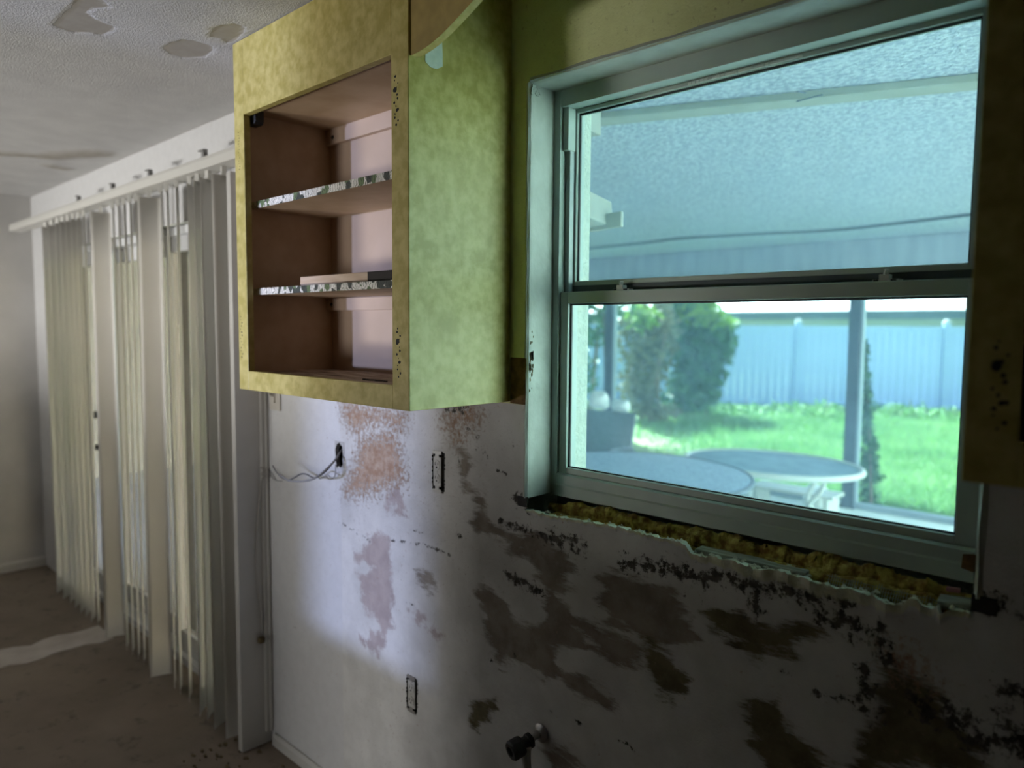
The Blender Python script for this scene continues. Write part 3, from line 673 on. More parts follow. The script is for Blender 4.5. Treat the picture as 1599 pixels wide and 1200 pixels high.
# ------------------------------------------------------------------ torn-out sill: bed, foam, wood, lath
sb = MB(); sb.box(WX0-.028, WX1+.04, .0262, .20, 1.085, 1.122); sb.box(WX0-.028, WX0, .004, .085, 1.10, 1.12)
tag(sb.build('trim_4', 'sill_dark'), kind='structure')
sn = MB()                                            # black slabs standing in for the shaded notches under the jambs
sn.box(WX0-.029, WX0+.003, -.0015, .004, 1.158, 1.184); sn.box(WX1-.004, WX1+.032, -.0015, .004, 1.160, 1.188)
tag(sn.build('trim_5', 'dark'), kind='structure')
def lumpy_strip(x0, x1, n, yc, zc, ry, rz, seed, squash=1.0):
    g = np.random.default_rng(seed); m = 14; vs = []; fs_ = []
    ph = g.random(8)*6.28
    for i in range(n+1):
        x = x0+(x1-x0)*i/n; e = min(1.0, 0.35+8*min(i, n-i)/n)
        s = 1+.12*math.sin(x*23+ph[0])+.09*math.sin(x*71+ph[1])+.06*math.sin(x*190+ph[2])
        for k in range(m):
            a = 2*math.pi*k/m; q = s*(1+.16*math.sin(3*a+x*60+ph[3])+.05*g.standard_normal())*e
            vs.append((x+.002*g.standard_normal(), yc+ry*q*math.cos(a), zc+rz*q*math.sin(a)))
    for i in range(n):
        for k in range(m):
            k2 = (k+1) % m; fs_.append((i*m+k, i*m+k2, (i+1)*m+k2, (i+1)*m+k))
    fs_.append(tuple(range(m))); fs_.append(tuple(n*m+k for k in range(m)))
    return vs, fs_
fo = MB(); fo.add(*lumpy_strip(WX0+.008, WX1-.012, 300, .082, 1.148, .018, .024, 3)); fo.add(*lumpy_strip(WX0+.03, -.80, 120, .058, 1.132, .018, .013, 5)); fo.add(*lumpy_strip(-.66, WX1-.02, 120, .062, 1.136, .015, .014, 9))
tag(fo.build('spray_foam', 'foam', smooth=True), 'yellow crumbly spray foam strip filling the gap under the window frame', 'insulation')
pk = MB(); pk.obox((-.668, .047, 1.139), (.118, .004, .001), (-.001, .018, 0), (0, .001, .007))
tag(pk.build('sill_plank', 'rough_wood', bevel=.002), 'weathered grey wood plank lying in the torn sill, mid window', 'plank')
ws = MB(); ws.obox((on_wall(1492, 930, .045)[0], .050, 1.150), (.026, .002, .002), (-.002, .018, .001), (0, 0, .007))
tag(ws.build('wood_shim', 'rough_wood', bevel=.002), 'short grey wood shim at the right end of the torn sill', 'shim')
pkb = MB(); pkb.obox((on_wall(1490, 914, .075)[0], .070, 1.166), (.010, .003, 0), (0, .003, 0), (0, 0, .004))
tag(pkb.build('pink_scrap', 'pink', bevel=.001), 'tiny pink scrap stuck in the foam above the wood shim', 'scrap')
la = MB()
xa, xb = -.505, -.318
for k in range(44):
    x = xa+(xb-xa)*k/43; la.beam((x, .012, 1.118), (x+.001, .034+.004*math.sin(k), 1.153+.004*math.sin(k*.7)), .0011, .0011)
for j in range(6):
    z = 1.122+.006*j; y = .0145+.0037*j; la.beam((xa-.004, y, z), (xb+.004, y+.001, z), .0009, .0009)
tag(la.build('wire_lath', 'lath'), 'strip of exposed wire lath behind the broken plaster edge', 'wire lath')
cr = MB()
for k in range(70):       # crumbs of plaster lying along the broken edge
    x = random.uniform(WX0+.03, WX1-.03); s = random.uniform(.0015, .0045); z = float(jag_z(x))
    c = np.array([x, random.uniform(.002, .022), z+s*.3]); vs = []
    for a in range(6):
        q = a*math.pi/3; vs.append(c+np.array([s*1.8*math.cos(q)*random.uniform(.6, 1.2), s*math.sin(q)*random.uniform(.6, 1.2), -s*.6]))
    vs.append(c+np.array([0, 0, s*.8])); cr.add(vs, [(i, (i+1) % 6, 6) for i in range(6)]+[(5, 4, 3, 2, 1, 0)])
tag(cr.build('plaster_crumbs', 'plaster_lump'), 'pale plaster crumbs scattered along the broken sill edge', 'plaster crumbs', kind='stuff')

# ------------------------------------------------------------------ wall cabinet (left of the window)
CX0, CX1, CZ0, CZ1, CYF, CYB = -2.120, -1.309, 1.424, 2.427, -.328, -.003
cab = empty('wall_cabinet', ((CX0+CX1)/2, CYB, CZ0), 'open yellow-green laminate wall cabinet without doors, left of the window', 'cabinet')
OX0, OX1, OZ0, OZ1 = -2.063, -1.370, 1.480, 2.218
def cpart(name, mb, mat, label=None, bevel=.0012, parent=None):
    o = mb.build(name, mat, parent or cab, bevel=bevel)
    if label: o['label'] = label
    return o
cpart('face_stile', MB().box(CX0, OX0, CYF, CYF+.02, CZ0, CZ1), 'laminate')
cpart('face_stile', MB().box(OX1, CX1-.0006, CYF, CYF+.02, CZ0, CZ1), 'laminate')
cpart('face_rail', MB().box(OX0, OX1, CYF, CYF+.02, OZ1, CZ1), 'laminate')
cpart('face_rail', MB().box(OX0, OX1, CYF, CYF+.02, CZ0, OZ0), 'laminate')
cpart('side_panel', MB().box(CX0, CX0+.016, CYF+.02, CYB, CZ0, CZ1), ['cab_in'])
sp = MB(); sp.box(CX1-.012, CX1, CYF+.0006, CYB, CZ0, CZ1, 0); sp.box(CX1-.018, CX1-.012, CYF+.021, CYB, CZ0, CZ1, 1)
cpart('side_panel', sp, ['laminate', 'cab_in'], 'mottled laminate side panel facing the window')
cpart('back_panel', MB().box(CX0+.016, CX1-.018, -.016, CYB-.001, CZ0, CZ1), 'cab_back', 'pinkish painted back panel')
cpart('bottom_panel', MB().box(CX0+.016, CX1-.018, CYF+.02, -.016, CZ0+.006, 1.474), 'cab_floor', 'bottom board with scraped and stained plywood')
cpart('top_panel', MB().box(CX0+.016, CX1-.018, CYF+.02, -.016, 2.236, 2.254), 'cab_in')
cpart('hanging_cleat', MB().box(CX0+.016, CX1-.018, -.034, -.016, 2.188, 2.236), 'cab_back')
cpart('hanging_cleat', MB().box(CX0+.016, CX1-.018, -.034, -.016, 1.664, 1.703), 'cab_back')
for zt, zb in ((1.978, 1.958), (1.724, 1.705)):
    s_ = cpart('shelf', MB().box(CX0+.0165, CX1-.0185, -.288, -.0345, zb, zt-.002), 'cab_in')
    cpart('shelf_edging', MB().box(CX0+.0165, CX1-.0185, -.2895, -.288, zb, zt), 'liner', 'leaf-patterned shelf liner on the edge', 0, s_)
    cpart('shelf_liner', MB().box(CX0+.0165, CX1-.0185, -.288, -.0345, zt-.002, zt), 'liner', None, 0, s_)
def disc(mb, x, y, z, r, axis='y', t=.0008, n=8):
    pts = [(r*math.cos(2*math.pi*i/n)*random.uniform(.7, 1.2), r*math.sin(2*math.pi*i/n)*random.uniform(.7, 1.2)) for i in range(n)]
    if axis == 'y': mb.prism([(x+p[0], z+p[1]) for p in pts], 'y', y-t, y+.0002)
for x, z in ((-2.058, 2.208), (-2.075, 1.683)):
    k = MB(); disc(k, x, -.034, z, .006, n=10, t=.003); cpart('screw_head', k, 'dark', None, 0)
k = MB(); k.prism([(-2.104, 2.236), (-2.048, 2.236), (-2.048, 2.205), (-2.056, 2.196), (-2.096, 2.196), (-2.104, 2.204)], 'y', -.300, -.272)
cpart('corner_block', k, 'black_rubber', 'small black block in the top left corner', .002)
# screw holes and torn hinge marks on the stiles
def hinge_scar(xc, zc, h, parent, yf, big=1.0, name='hinge_scar'):
    k = MB(); n = 14
    for i in range(n):
        z = zc+h*(i/(n-1)-.5); x = xc+.006*math.sin(i*1.9)*big
        disc(k, x, yf, z, random.uniform(.0011, .0030)*big, n=7, t=.0005)
    if big > 1: disc(k, xc-.004, yf, zc+h*.22, .007, n=9, t=.0005); disc(k, xc+.003, yf, zc-h*.2, .0042, n=7, t=.0005)
    return k.build(name, 'dark', parent)
hinge_scar(-1.352, 2.115, .105, cab, CYF, 1.25); hinge_scar(-1.347, 1.555, .110, cab, CYF, 1.15)
hinge_scar(-2.102, 1.580, .120, cab, CYF, .95); hinge_scar(-2.094, 2.120, .105, cab, CYF, .55)
# bare patch on the side panel below the valance
p_a = [(664, 78), (676, 70), (690, 66), (691, 85), (691, 104), (682, 108), (672, 105), (664, 96)]
def on_x(px, py, Xv):
    d = AX_F+AX_R*(px-799.5)/F_PX-AX_U*(py-600)/F_PX; return CAM+d*((Xv-CAM[0])/d[0])
k = MB(); k.prism([tuple(on_x(px, py, CX1)[[1, 2]]) for px, py in p_a], 'x', CX1-.0002, CX1+.0008)
cpart('bare_patch', k, 'tape', 'pale bare rectangle where a bracket was torn off', 0)
# debris inside the bottom
k = MB()
for i in range(9): k.beam((-1.62+.012*i, -.235+.004*math.sin(i*2), 1.4755), (-1.608+.012*i, -.235+.004*math.sin(i*2+2), 1.4755), .004, .003)
tag(k.build('dried_strip', 'dark'), 'short black crooked strip lying on the cabinet bottom', 'debris')
bd = MB(); bd.box(-1.865, -1.33, -.270, -.075, 1.7245, 1.7500)
bo = bd.build('loose_board', 'board', bevel=.0015)
tag(bo, 'loose pine board lying on the middle shelf of the open cabinet', 'board')
k = MB(); k.box(-1.545, -1.3295, -.2712, -.2700, 1.7247, 1.7498); k.build('dark_edge', 'wood_end', bo)  # right part of the front edge is darker

# scalloped valance over the window, between the two wall cabinets
VY0, VY1 = -.322, -.303
def valance():
    prof = []
    xs_ = np.linspace(CX1+.0015, -.2235, 90); half = (xs_[0]+xs_[-1])/2
    for x in xs_:
        u = (x-xs_[0]) if x < half else (xs_[-1]-x)
        if u < .004: z = 2.203
        elif u < .30: z = 2.203+.085*(1-math.cos(math.pi*min((u-.004)/.36, 1)))/2*1.2+.010*u
        else: z = 2.203+.085*(1-math.cos(math.pi*min((u-.004)/.36, 1)))/2*1.2+.010*u
        prof.append((x, z))
    mb = MB(); vs = []
    for x, z in prof:
        vs += [(x, VY0, z), (x, VY0, 2.427), (x, VY1, 2.427), (x, VY1, z)]
    n = len(prof); f_ = []; mi = []
    for i in range(n-1):
        a, b = 4*i, 4*i+4
        f_ += [(a, b, b+1, a+1), (a+1, b+1, b+2, a+2), (a+2, b+2, b+3, a+3), (a+3, b+3, b, a)]
    f_ += [(0, 1, 2, 3), (4*n-4, 4*n-3, 4*n-2, 4*n-1)]
    mb.add(vs, f_)
    mb.m = [0]*len(f_)
    for i in range(n-1): mb.m[4*i+3] = 1
    return mb
vmb = valance()
MT['valance'] = pmat('valance_laminate', (0.33, 0.24, 0.075), (0.42, 0.31, 0.10), 26, 0.45, detail=9)
tag(vmb.build('valance', ['valance', 'valance_lit_edge']), 'scalloped wooden valance board above the window', 'valance')  # underside faces take the lighter, lit-looking tone

# ------------------------------------------------------------------ right wall cabinet
RX0, RX1, RZ0 = -.2205, .58, 1.429
rc = empty('wall_cabinet', ((RX0+RX1)/2, CYB, RZ0), 'dark shaded wall cabinet at the right edge, right of the window', 'cabinet')
def rpart(name, mb, mat): return mb.build(name, mat, rc, bevel=.0012)
rpart('face_stile', MB().box(RX0, RX0+.057, CYF, CYF+.02, RZ0, CZ1), 'laminate'); rpart('face_stile', MB().box(RX1-.057, RX1, CYF, CYF+.02, RZ0, CZ1), 'laminate')
rpart('face_rail', MB().box(RX0+.057, RX1-.057, CYF, CYF+.02, 2.218, CZ1), 'laminate'); rpart('face_rail', MB().box(RX0+.057, RX1-.057, CYF, CYF+.02, RZ0, 1.485), 'laminate')
rpart('side_panel', MB().box(RX0, RX0+.016, CYF+.02, CYB, RZ0, CZ1), 'laminate'); rpart('side_panel', MB().box(RX1-.016, RX1, CYF+.02, CYB, RZ0, CZ1), 'laminate')
rpart('back_panel', MB().box(RX0+.016, RX1-.016, -.016, CYB-.001, RZ0, CZ1), 'cab_back'); rpart('bottom_panel', MB().box(RX0+.016, RX1-.016, CYF+.02, -.016, RZ0+.006, 1.479), 'cab_floor')
rpart('top_panel', MB().box(RX0+.016, RX1-.016, CYF+.02, -.016, 2.236, 2.254), 'cab_in')
for zt in (1.978, 1.724): rpart('shelf', MB().box(RX0+.0165, RX1-.0165, -.288, -.0165, zt-.02, zt), 'cab_in')
hinge_scar(-.186, 1.550, .105, rc, CYF, 1.3)

# ------------------------------------------------------------------ outlets, hole, cables, switch, valve
def outlet(hole, label, dx, tilt):
    x0, x1, z0, z1 = hole; xc, zc = (x0+x1)/2+dx, (z0+z1)/2
    e = empty('wall_outlet', (xc, 0, zc), label, 'outlet')
    b = MB(); t = .002; D = .07
    b.box(x0, x0+t, .004, D, z0, z1); b.box(x1-t, x1, .004, D, z0, z1); b.box(x0, x1, .004, D, z0, z0+t); b.box(x0, x1, .004, D, z1-t, z1); b.box(x0, x1, D, D+t, z0, z1)
    b.build('wall_box', 'dark', e)
    hh = (z1-z0)/2
    for s in (-1, 1):
        y = MB(); h0, h1 = sorted((zc+s*.040, zc+s*(hh+.003)))
        n_ = 12; tx = lambda h: .008 if abs(h-zc) < hh-.008 else .018
        prof = [(xc-.008, zc+s*.040), (xc-.008, zc+s*(hh-.006)), (xc-.018, zc+s*(hh-.006)), (xc-.018, zc+s*(hh+.004)), (xc+.018, zc+s*(hh+.004)), (xc+.018, zc+s*(hh-.006)), (xc+.008, zc+s*(hh-.006)), (xc+.008, zc+s*.040)]
        y.prism(prof, 'y', -.0035, -.0018); y.build('mounting_strap', 'metal', e)
    body = MB().box(xc-.0165, xc+.0165, -.003, .030, zc-.043, zc+.043).build('body', 'outlet', e, bevel=.002)
    for s in (-1, 1):
        f = MB(); zc2 = zc+s*.0195
        f.prism([(xc+.0135*math.cos(a), zc2+.0145*math.sin(a)) for a in [i*math.pi/10 for i in range(20)]], 'y', -.0050, -.0029); fo_ = f.build('receptacle', 'outlet', e)
        sl = MB(); sl.box(xc-.0068, xc-.0050, -.0055, -.0049, zc2-.001, zc2+.008); sl.box(xc+.0050, xc+.0068, -.0055, -.0049, zc2, zc2+.007)
        sl.prism([(xc+.0026*math.cos(a), zc2-.0065+.0028*math.sin(a)) for a in [i*math.pi/5 for i in range(10)]], 'y', -.0055, -.0049); sl.build('slot', 'dark', fo_)
    sc_ = MB(); sc_.prism([(xc+.003*math.cos(a), zc+.003*math.sin(a)) for a in [i*math.pi/5 for i in range(10)]], 'y', -.0042, -.0029); sc_.build('screw', 'metal', e)
    rm = MB()                     # ragged paint-edge round the cut-out
    for i in range(40):
        a = 2*math.pi*i/40; rx, rz = (x1-x0)/2+.001, hh+.001
        px = xc-dx+rx*max(-1, min(1, 1.25*math.cos(a))); pz = zc+rz*max(-1, min(1, 1.25*math.sin(a)))
        if i % 3: rm.box(px-.0015, px+.0015, -.0012, .001, pz-.003, pz+.0025)
    rm.build('ragged_rim', 'dark', e)
    return e
outlet(OUT1, 'bare white duplex outlet without cover plate, under the cabinet beside the window', -.003, 0)
outlet(OUT2, 'bare white duplex outlet without cover plate, low on the stained wall', 0.0, 0)
hb = empty('cable_hole', ((HOLE[0]+HOLE[1])/2, 0, (HOLE[2]+HOLE[3])/2), 'dark oval cut-out in the wall with grey cable coming out', 'wall hole')
b = MB(); x0, x1, z0, z1 = HOLE
for bx in ((x0-.002, x0, z0, z1), (x1, x1+.002, z0, z1), (x0, x1, z0-.002, z0), (x0, x1, z1, z1+.002)): b.box(bx[0], bx[1], .004, .10, bx[2], bx[3])
b.box(x0, x1, .10, .102, z0, z1); b.build('box_lining', 'dark', hb)
rim = MB(); n = 48; vs = []; fs_ = []       # plaster rim making the cut-out an uneven oval
for i in range(n):
    a = 2*math.pi*i/n; q = (abs(math.cos(a))**3.2+abs(math.sin(a))**3.2)**(-1/3.2)
    w_ = 1+.05*math.sin(5*a)+.04*math.sin(9*a+1)
    ix, iz = .0225*q*math.cos(a)*w_*.93, .042*q*math.sin(a)*w_*.95; q2 = 1/max(abs(math.cos(a)), abs(math.sin(a)))
    ox_, oz_ = .0275*q2*math.cos(a), .0465*q2*math.sin(a); cx_, cz_ = (x0+x1)/2, (z0+z1)/2
    vs += [(cx_+ox_, -.0008, cz_+oz_), (cx_+ix, -.0022, cz_+iz), (cx_+ix, .012, cz_+iz)]
for i in range(n):
    j = (i+1) % n; fs_ += [(3*i, 3*j, 3*j+1, 3*i+1), (3*i+1, 3*j+1, 3*j+2, 3*i+2)]
rim.add(vs, fs_); rim.build('plaster_rim', 'wall_paint', hb)
def curve(pts, n=10):
    P = [np.array(p, float) for p in pts]; P = [2*P[0]-P[1]]+P+[2*P[-1]-P[-2]]; out = []
    for i in range(1, len(P)-2):
        for k in range(n):
            t = k/n; a, b_, c, d = P[i-1:i+3]
            out.append(.5*((2*b_)+(-a+c)*t+(2*a-5*b_+4*c-d)*t*t+(-a+3*b_-3*c+d)*t**3))
    out.append(P[-2]); return out
def path(pp): return curve([on_wall(px, py, Y) for px, py, Y in pp])
cb = empty('electrical_cable', tuple(on_wall(530, 711, 0)), 'grey two-strand cable hanging out of the wall hole to the left', 'cable')
k = MB(); k.tube(path([(541, 697, .05), (533, 705, .01), (524, 718, -.03), (513, 730, -.055), (501, 741, -.08), (487, 749, -.10), (470, 752, -.11), (452, 751, -.11), (444, 747, -.11), (436, 741, -.105)]), .0036, 8); k.build('sheathed_strand', 'wire_grey', cb, smooth=True)
k = MB(); k.tube(path([(540, 700, .05), (531, 710, .005), (521, 722, -.03), (509, 736, -.06), (497, 745, -.08), (488, 746, -.09), (478, 741, -.095), (469, 741, -.10), (459, 747, -.105), (450, 750, -.11), (440, 746, -.11), (432, 738, -.105), (426, 728, -.10)]), .0024, 8); k.build('bare_strand', 'wire_dark', cb, smooth=True)
k = MB(); k.tube(path([(524, 726, -.003), (524, 737, -.012), (522, 745, -.015), (515, 749, -.012), (508, 744, -.01), (500, 748, -.012), (494, 741, -.008)]), .0016, 6); k.build('thin_wire', 'wire_grey', cb, smooth=True)
k = MB(); k.tube(path([(432, 751, -.02), (420, 733, -.03), (424, 744, -.04), (430, 750, -.05), (441, 752, -.09)]), .0014, 6); k.build('thin_wire', 'wire_dark', cb, smooth=True)
# telephone cord running down the wing
cord = empty('telephone_cord', tuple(on_x(408, 1000, -2.57)), 'thin pale telephone cord running down the white wing to a small jack', 'cord')
k = MB(); k.tube(curve([on_x(px, py, -2.5685) for px, py in ((411, 612), (410, 690), (410, 735), (406, 770), (402, 820), (400, 880), (404, 930), (407, 965), (408, 995))]), .0022, 6); k.build('cord', 'wire_pale', cord, smooth=True)
k = MB(); c = on_x(408, 1000, -2.566); k.box(-2.5735, -2.553, c[1]-.012, c[1]+.010, c[2]-.010, c[2]+.012); k.build('jack', 'sill_dark', cord, bevel=.003)
k = MB(); c = on_x(410, 738, -2.566)
k.tube(curve([c+np.array(v) for v in ((0, -.01, .02), (.01, .008, .008), (.006, -.012, -.004), (.012, .006, -.016), (.003, -.006, -.024), (.008, .01, -.01), (.004, -.002, .012))]), .0022, 6); k.build('tangle', 'wire_pale', cord, smooth=True)
swp = empty('light_switch', (-2.507, 0, 1.338), 'ivory light switch plate just below the cabinet bottom', 'switch')
MB().box(-2.545, -2.468, -.007, -.001, 1.302, 1.416).build('plate', 'plate', swp, bevel=.003)
MB().box(-2.5135, -2.4995, -.012, -.007, 1.330, 1.385).build('toggle_surround', 'plate', swp, bevel=.001)
k = MB(); k.beam((-2.5065, -.012, 1.357), (-2.5065, -.026, 1.366), .008, .010); k.build('toggle', 'plate', swp, bevel=.001)
# shut-off valve low on the wall
vx, vz = -1.190, .585
va = empty('shutoff_valve', (vx, 0, vz), 'black capped water shut-off valve stub at the bottom of the wall', 'valve')
k = MB(); prof = [(.024, 0), (.024, .003), (.019, .007), (.012, .011)]
vs = []; n = 24
def ylathe(mb, prof, c, axis, n=24):
    c = np.array(c); d = np.array(axis, float); d /= np.linalg.norm(d); u = np.cross(d, (0, 0, 1.0)); u /= np.linalg.norm(u); v_ = np.cross(u, d)
    vs = []; fs_ = []
    for r_, h in prof:
        for k_ in range(n):
            a = 2*math.pi*k_/n; vs.append(c+d*h+(u*math.cos(a)+v_*math.sin(a))*r_)
    for i in range(len(prof)-1):
        for k_ in range(n): fs_.append((i*n+k_, i*n+(k_+1) % n, (i+1)*n+(k_+1) % n, (i+1)*n+k_))
    fs_ += [tuple(range(n))[::-1], tuple((len(prof)-1)*n+k_ for k_ in range(n))]
    mb.add(vs, fs_)
ylathe(k, prof, (vx, -.002, vz), (0, -1, 0)); k.build('escutcheon', 'chrome', va, smooth=False)
k = MB(); ylathe(k, [(.0085, 0), (.0085, .05)], (vx, -.01, vz), (-.10, -1, -.12)); k.build('pipe_stub', 'chrome', va)
k = MB(); ylathe(k, [(.012, -.012), (.019, -.008), (.019, .002), (.016, .004), (.016, .018), (.023, .020), (.025, .026), (.025, .050), (.021, .055), (.013, .055), (.013, .044)], (vx-.004, -.045, vz-.006), (-.25, -1, -.22)); k.build('cap', 'black_rubber', va)
k = MB(); k.tube(curve([(vx+.004, -.058, vz-.012), (vx+.006, -.062, vz-.035), (vx+.010, -.064, vz-.075), (vx+.012, -.066, vz-.16)]), .011, 12); k.build('supply_tube', 'outlet', va, smooth=True)

# ------------------------------------------------------------------ sliding door and vertical blinds
door = empty('door_1', ((DX0+DX1)/2, .06, 0), kind='structure')
def dpart(name, mb, mat): return mb.build(name, mat, door, bevel=.002)
dpart('frame_jamb', MB().box(DX0, DX0+.035, .04, .16, 0, DZ1), 'alu_white'); dpart('frame_jamb', MB().box(DX1-.035, DX1, .04, .16, 0, DZ1), 'alu_white')
dpart('frame_head', MB().box(DX0+.035, DX1-.035, .04, .16, DZ1-.04, DZ1), 'alu_white'); dpart('track', MB().box(DX0+.035, DX1-.035, .03, .17, 0, .035), 'alu_white')
pw = (DX1-DX0-.07)/3
for i in range(3):
    a, b_ = DX0+.035+i*pw, DX0+.035+(i+1)*pw; y0 = .055 if i % 2 == 0 else .105
    mt = 'alu_white' if i != 1 else 'alu_white'
    a -= .02 if i else 0; b_ += .02 if i < 2 else 0
    dpart('panel_stile', MB().box(a, a+.055, y0, y0+.035, .036, DZ1-.04), mt); dpart('panel_stile', MB().box(b_-.055, b_, y0, y0+.035, .036, DZ1-.04), 'alu_bronze' if i < 2 else mt)
    dpart('panel_rail', MB().box(a+.055, b_-.055, y0, y0+.035, .036, .14), mt); dpart('panel_rail', MB().box(a+.055, b_-.055, y0, y0+.035, DZ1-.11, DZ1-.04), mt)
    MB().box(a+.05, b_-.05, y0+.015, y0+.020, .135, DZ1-.105).build('glass_pane', 'door_glass', door)
hx = on_wall(154, 540, .05)[0]
k = MB(); k.box(hx-.012, hx+.012, .015, .05, 1.08, 1.12); k.box(hx-.012, hx+.012, .015, .05, .90, .93); k.box(hx-.014, hx+.014, .042, .055, .88, 1.14); dpart('handle', k, 'alu_bronze')

bl = empty('vertical_blinds', (-4.1, -.10, .02), 'white vertical blinds with uneven slats hanging over the sliding door', 'blinds')
k = MB(); k.prism([(-.135, 2.195), (-.135, 2.225), (-.130, 2.240), (-.070, 2.240), (-.065, 2.225), (-.065, 2.195)], 'x', -5.585, -2.46)
k.build('head_rail', 'rail', bl, bevel=.002)
for px, py in ((150, 310), (205, 287), (265, 271), (352, 236)):
    x = on_wall(px, py, -.03)[0]
    k = MB(); k.beam((x-.055, -.105, 2.276), (x+.045, -.128, 2.262), .016, .006); k.box(x-.010, x+.010, -.120, -.104, 2.240, 2.270); k.build('bracket', 'wire_grey', bl)
SL_W, SL_Z0, SL_Z1 = .089, .022, 2.165
me_s = None; vs = []; fs_ = []; NS = 6; NZ = 10
for j in range(NZ+1):
    for i in range(NS+1):
        u = i/NS-.5; vs.append((u*SL_W, .004*(1-4*u*u), (SL_Z1-SL_Z0)*(j/NZ-1)))
nv = len(vs)
for j in range(NZ+1):
    for i in range(NS+1):
        u = i/NS-.5; vs.append((u*SL_W, .004*(1-4*u*u)+.0009, (SL_Z1-SL_Z0)*(j/NZ-1)))
for j in range(NZ):
    for i in range(NS):
        a = j*(NS+1)+i; fs_ += [(a, a+1, a+NS+2, a+NS+1), (nv+a, nv+a+NS+1, nv+a+NS+2, nv+a+1)]
for j in range(NZ):
    for i in (0, NS):
        a = j*(NS+1)+i; fs_.append((a, a+NS+1, nv+a+NS+1, nv+a))
for i in range(NS):
    fs_.append((i, i+1, nv+i+1, nv+i)); t_ = NZ*(NS+1)+i; fs_.append((t_, t_+1, nv+t_+1, nv+t_))
me_s = bpy.data.meshes.new('slat'); me_s.from_pydata(vs, [], fs_); me_s.materials.append(MT['slat']); me_s.polygons.foreach_set('use_smooth', [True]*len(fs_)); me_s.update()
me_c = bpy.data.meshes.new('slat_clip'); kk = MB().box(-.009, .009, -.004, .012, -.002, .032); me_c.from_pydata(kk.v, [], kk.f); me_c.materials.append(MT['rail']); me_c.update()
# apparent width of each slat in the photo, from the left corner to the wing (share of the full slat seen from the camera)
slat_px = [(82, .45), (92, .5), (101, .35), (109, .35), (117, .30), (125, .30), (133, .25), (141, .12), (166, 1.0), (186, .10), (195, .10), (204, .09), (213, .09), (222, .10), (241, 1.0), (261, .08), (270, .08), (285, .10), (306, .30), (318, .40), (334, .70), (357, .98)]
for px, vis in slat_px:
    P = on_wall(px, 600, -.10); x = P[0]
    view = np.array([x-CAM[0], -.10-CAM[1]]); view /= np.linalg.norm(view)
    th = math.asin(min(1, vis)); va_ = math.atan2(view[1], view[0])     # slat plane turned th away from the sight line
    rot = va_-th if vis > .4 else va_-th
    s_ = bpy.data.objects.new('slat', me_s); COL.objects.link(s_); s_.parent = bl
    s_.location = (x+4.1, 0.0, SL_Z1-.02+random.uniform(-.004, .004)); s_.rotation_euler = (0, random.uniform(-.004, .004), rot+random.uniform(-.03, .03))
    c_ = bpy.data.objects.new('slat_clip', me_c); COL.objects.link(c_); c_.parent = s_

fb = MB()
for k in range(46):
    cx_, cy_ = random.uniform(-2.72, -2.2), random.uniform(-.30, -.03); r_ = random.uniform(.004, .016); a0 = random.random()*6
    fb.prism([(cx_+r_*math.cos(a0+q)*random.uniform(.3, 1.3), cy_+r_*.6*math.sin(a0+q)*random.uniform(.4, 1.2)) for q in (0, 1.2, 2.3, 3.4, 4.6, 5.5)], 'z', .0003, random.uniform(.002, .006))
tag(fb.build('floor_debris', 'sill_dark'), 'dark crumbled debris on the floor beside the white wing', 'debris', kind='stuff')
# ------------------------------------------------------------------ covered patio
tag(MB().box(-9.0, 1.6, .22, 6.15, -.30, -.10).build('floor_patio', 'slab'), kind='structure')
tag(MB().box(-9.0, .45, .22, 8.00, 2.45, 2.55).build('ceiling_patio', 'patio_ceiling'), kind='structure')  # unseen overhang past the beam lengthened to keep the slab in shade
tag(MB().box(-9.0, .45, 5.90, 6.08, 2.10, 2.4495).build('trim_6', 'beam', bevel=.006), kind='structure')
# stucco returns of the window on the garden side
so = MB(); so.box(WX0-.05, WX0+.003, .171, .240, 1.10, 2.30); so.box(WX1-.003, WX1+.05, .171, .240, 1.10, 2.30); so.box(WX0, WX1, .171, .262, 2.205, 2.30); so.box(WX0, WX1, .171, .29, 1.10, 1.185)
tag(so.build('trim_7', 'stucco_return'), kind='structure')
k = MB(); pA, pB = np.array((-2.35, .82, 2.436)), np.array((.40, 1.92, 2.436)); k.beam(pA, pB, .105, .027)
tag(k.build('ceiling_batten', 'batten', bevel=.003), 'off-white flat batten running across the patio ceiling', 'batten')
k = MB(); k.obox((-1.535, .43, 2.30), (.05, .012, 0), (-.03, .20, 0), (0, 0, .052)); tag(k.build('patio_bracket', 'batten', bevel=.004), 'pale block bracket outside the top left corner of the window', 'bracket')
tw = empty('dry_twig', (-1.06, 1.16, 2.42), 'two dry twig ends poking out of the patio batten', 'twig')
MB().beam((-1.07, 1.20, 2.421), (-1.055, 1.10, 2.40), .004, .004).build('twig_end', 'eave', tw); MB().beam((-1.13, 1.27, 2.42), (-1.02, 1.22, 2.41), .004, .004).build('twig_end', 'eave', tw)
fl = empty('flood_light', (-1.50, .262, 1.97), 'pale box flood light outside the left edge of the upper pane', 'light fixture')
k = MB(); k.obox((-1.49, .47, 1.975), (.075, .025, .012), (-.05, .15, 0), (-.004, 0, .042)); k.build('housing', 'batten', fl, bevel=.006)
k = MB(); k.beam((-1.47, .262, 1.975), (-1.475, .34, 1.975), .05, .05); k.build('mount', 'alu_white', fl, bevel=.004)
k = MB(); k.obox((-1.445, .585, 1.955), (.05, .016, .006), (-.004, .012, 0), (0, 0, .024)); k.build('lens', 'batten', fl, bevel=.003)
wp = [on_level(px, py, 2.437) for px, py in ((985, 382), (1060, 373), (1180, 366), (1300, 360), (1420, 347), (1530, 334))]
wp = [np.array((-6.2, 4.9, 2.437))]+wp+[np.array((.4, 4.2, 2.437))]
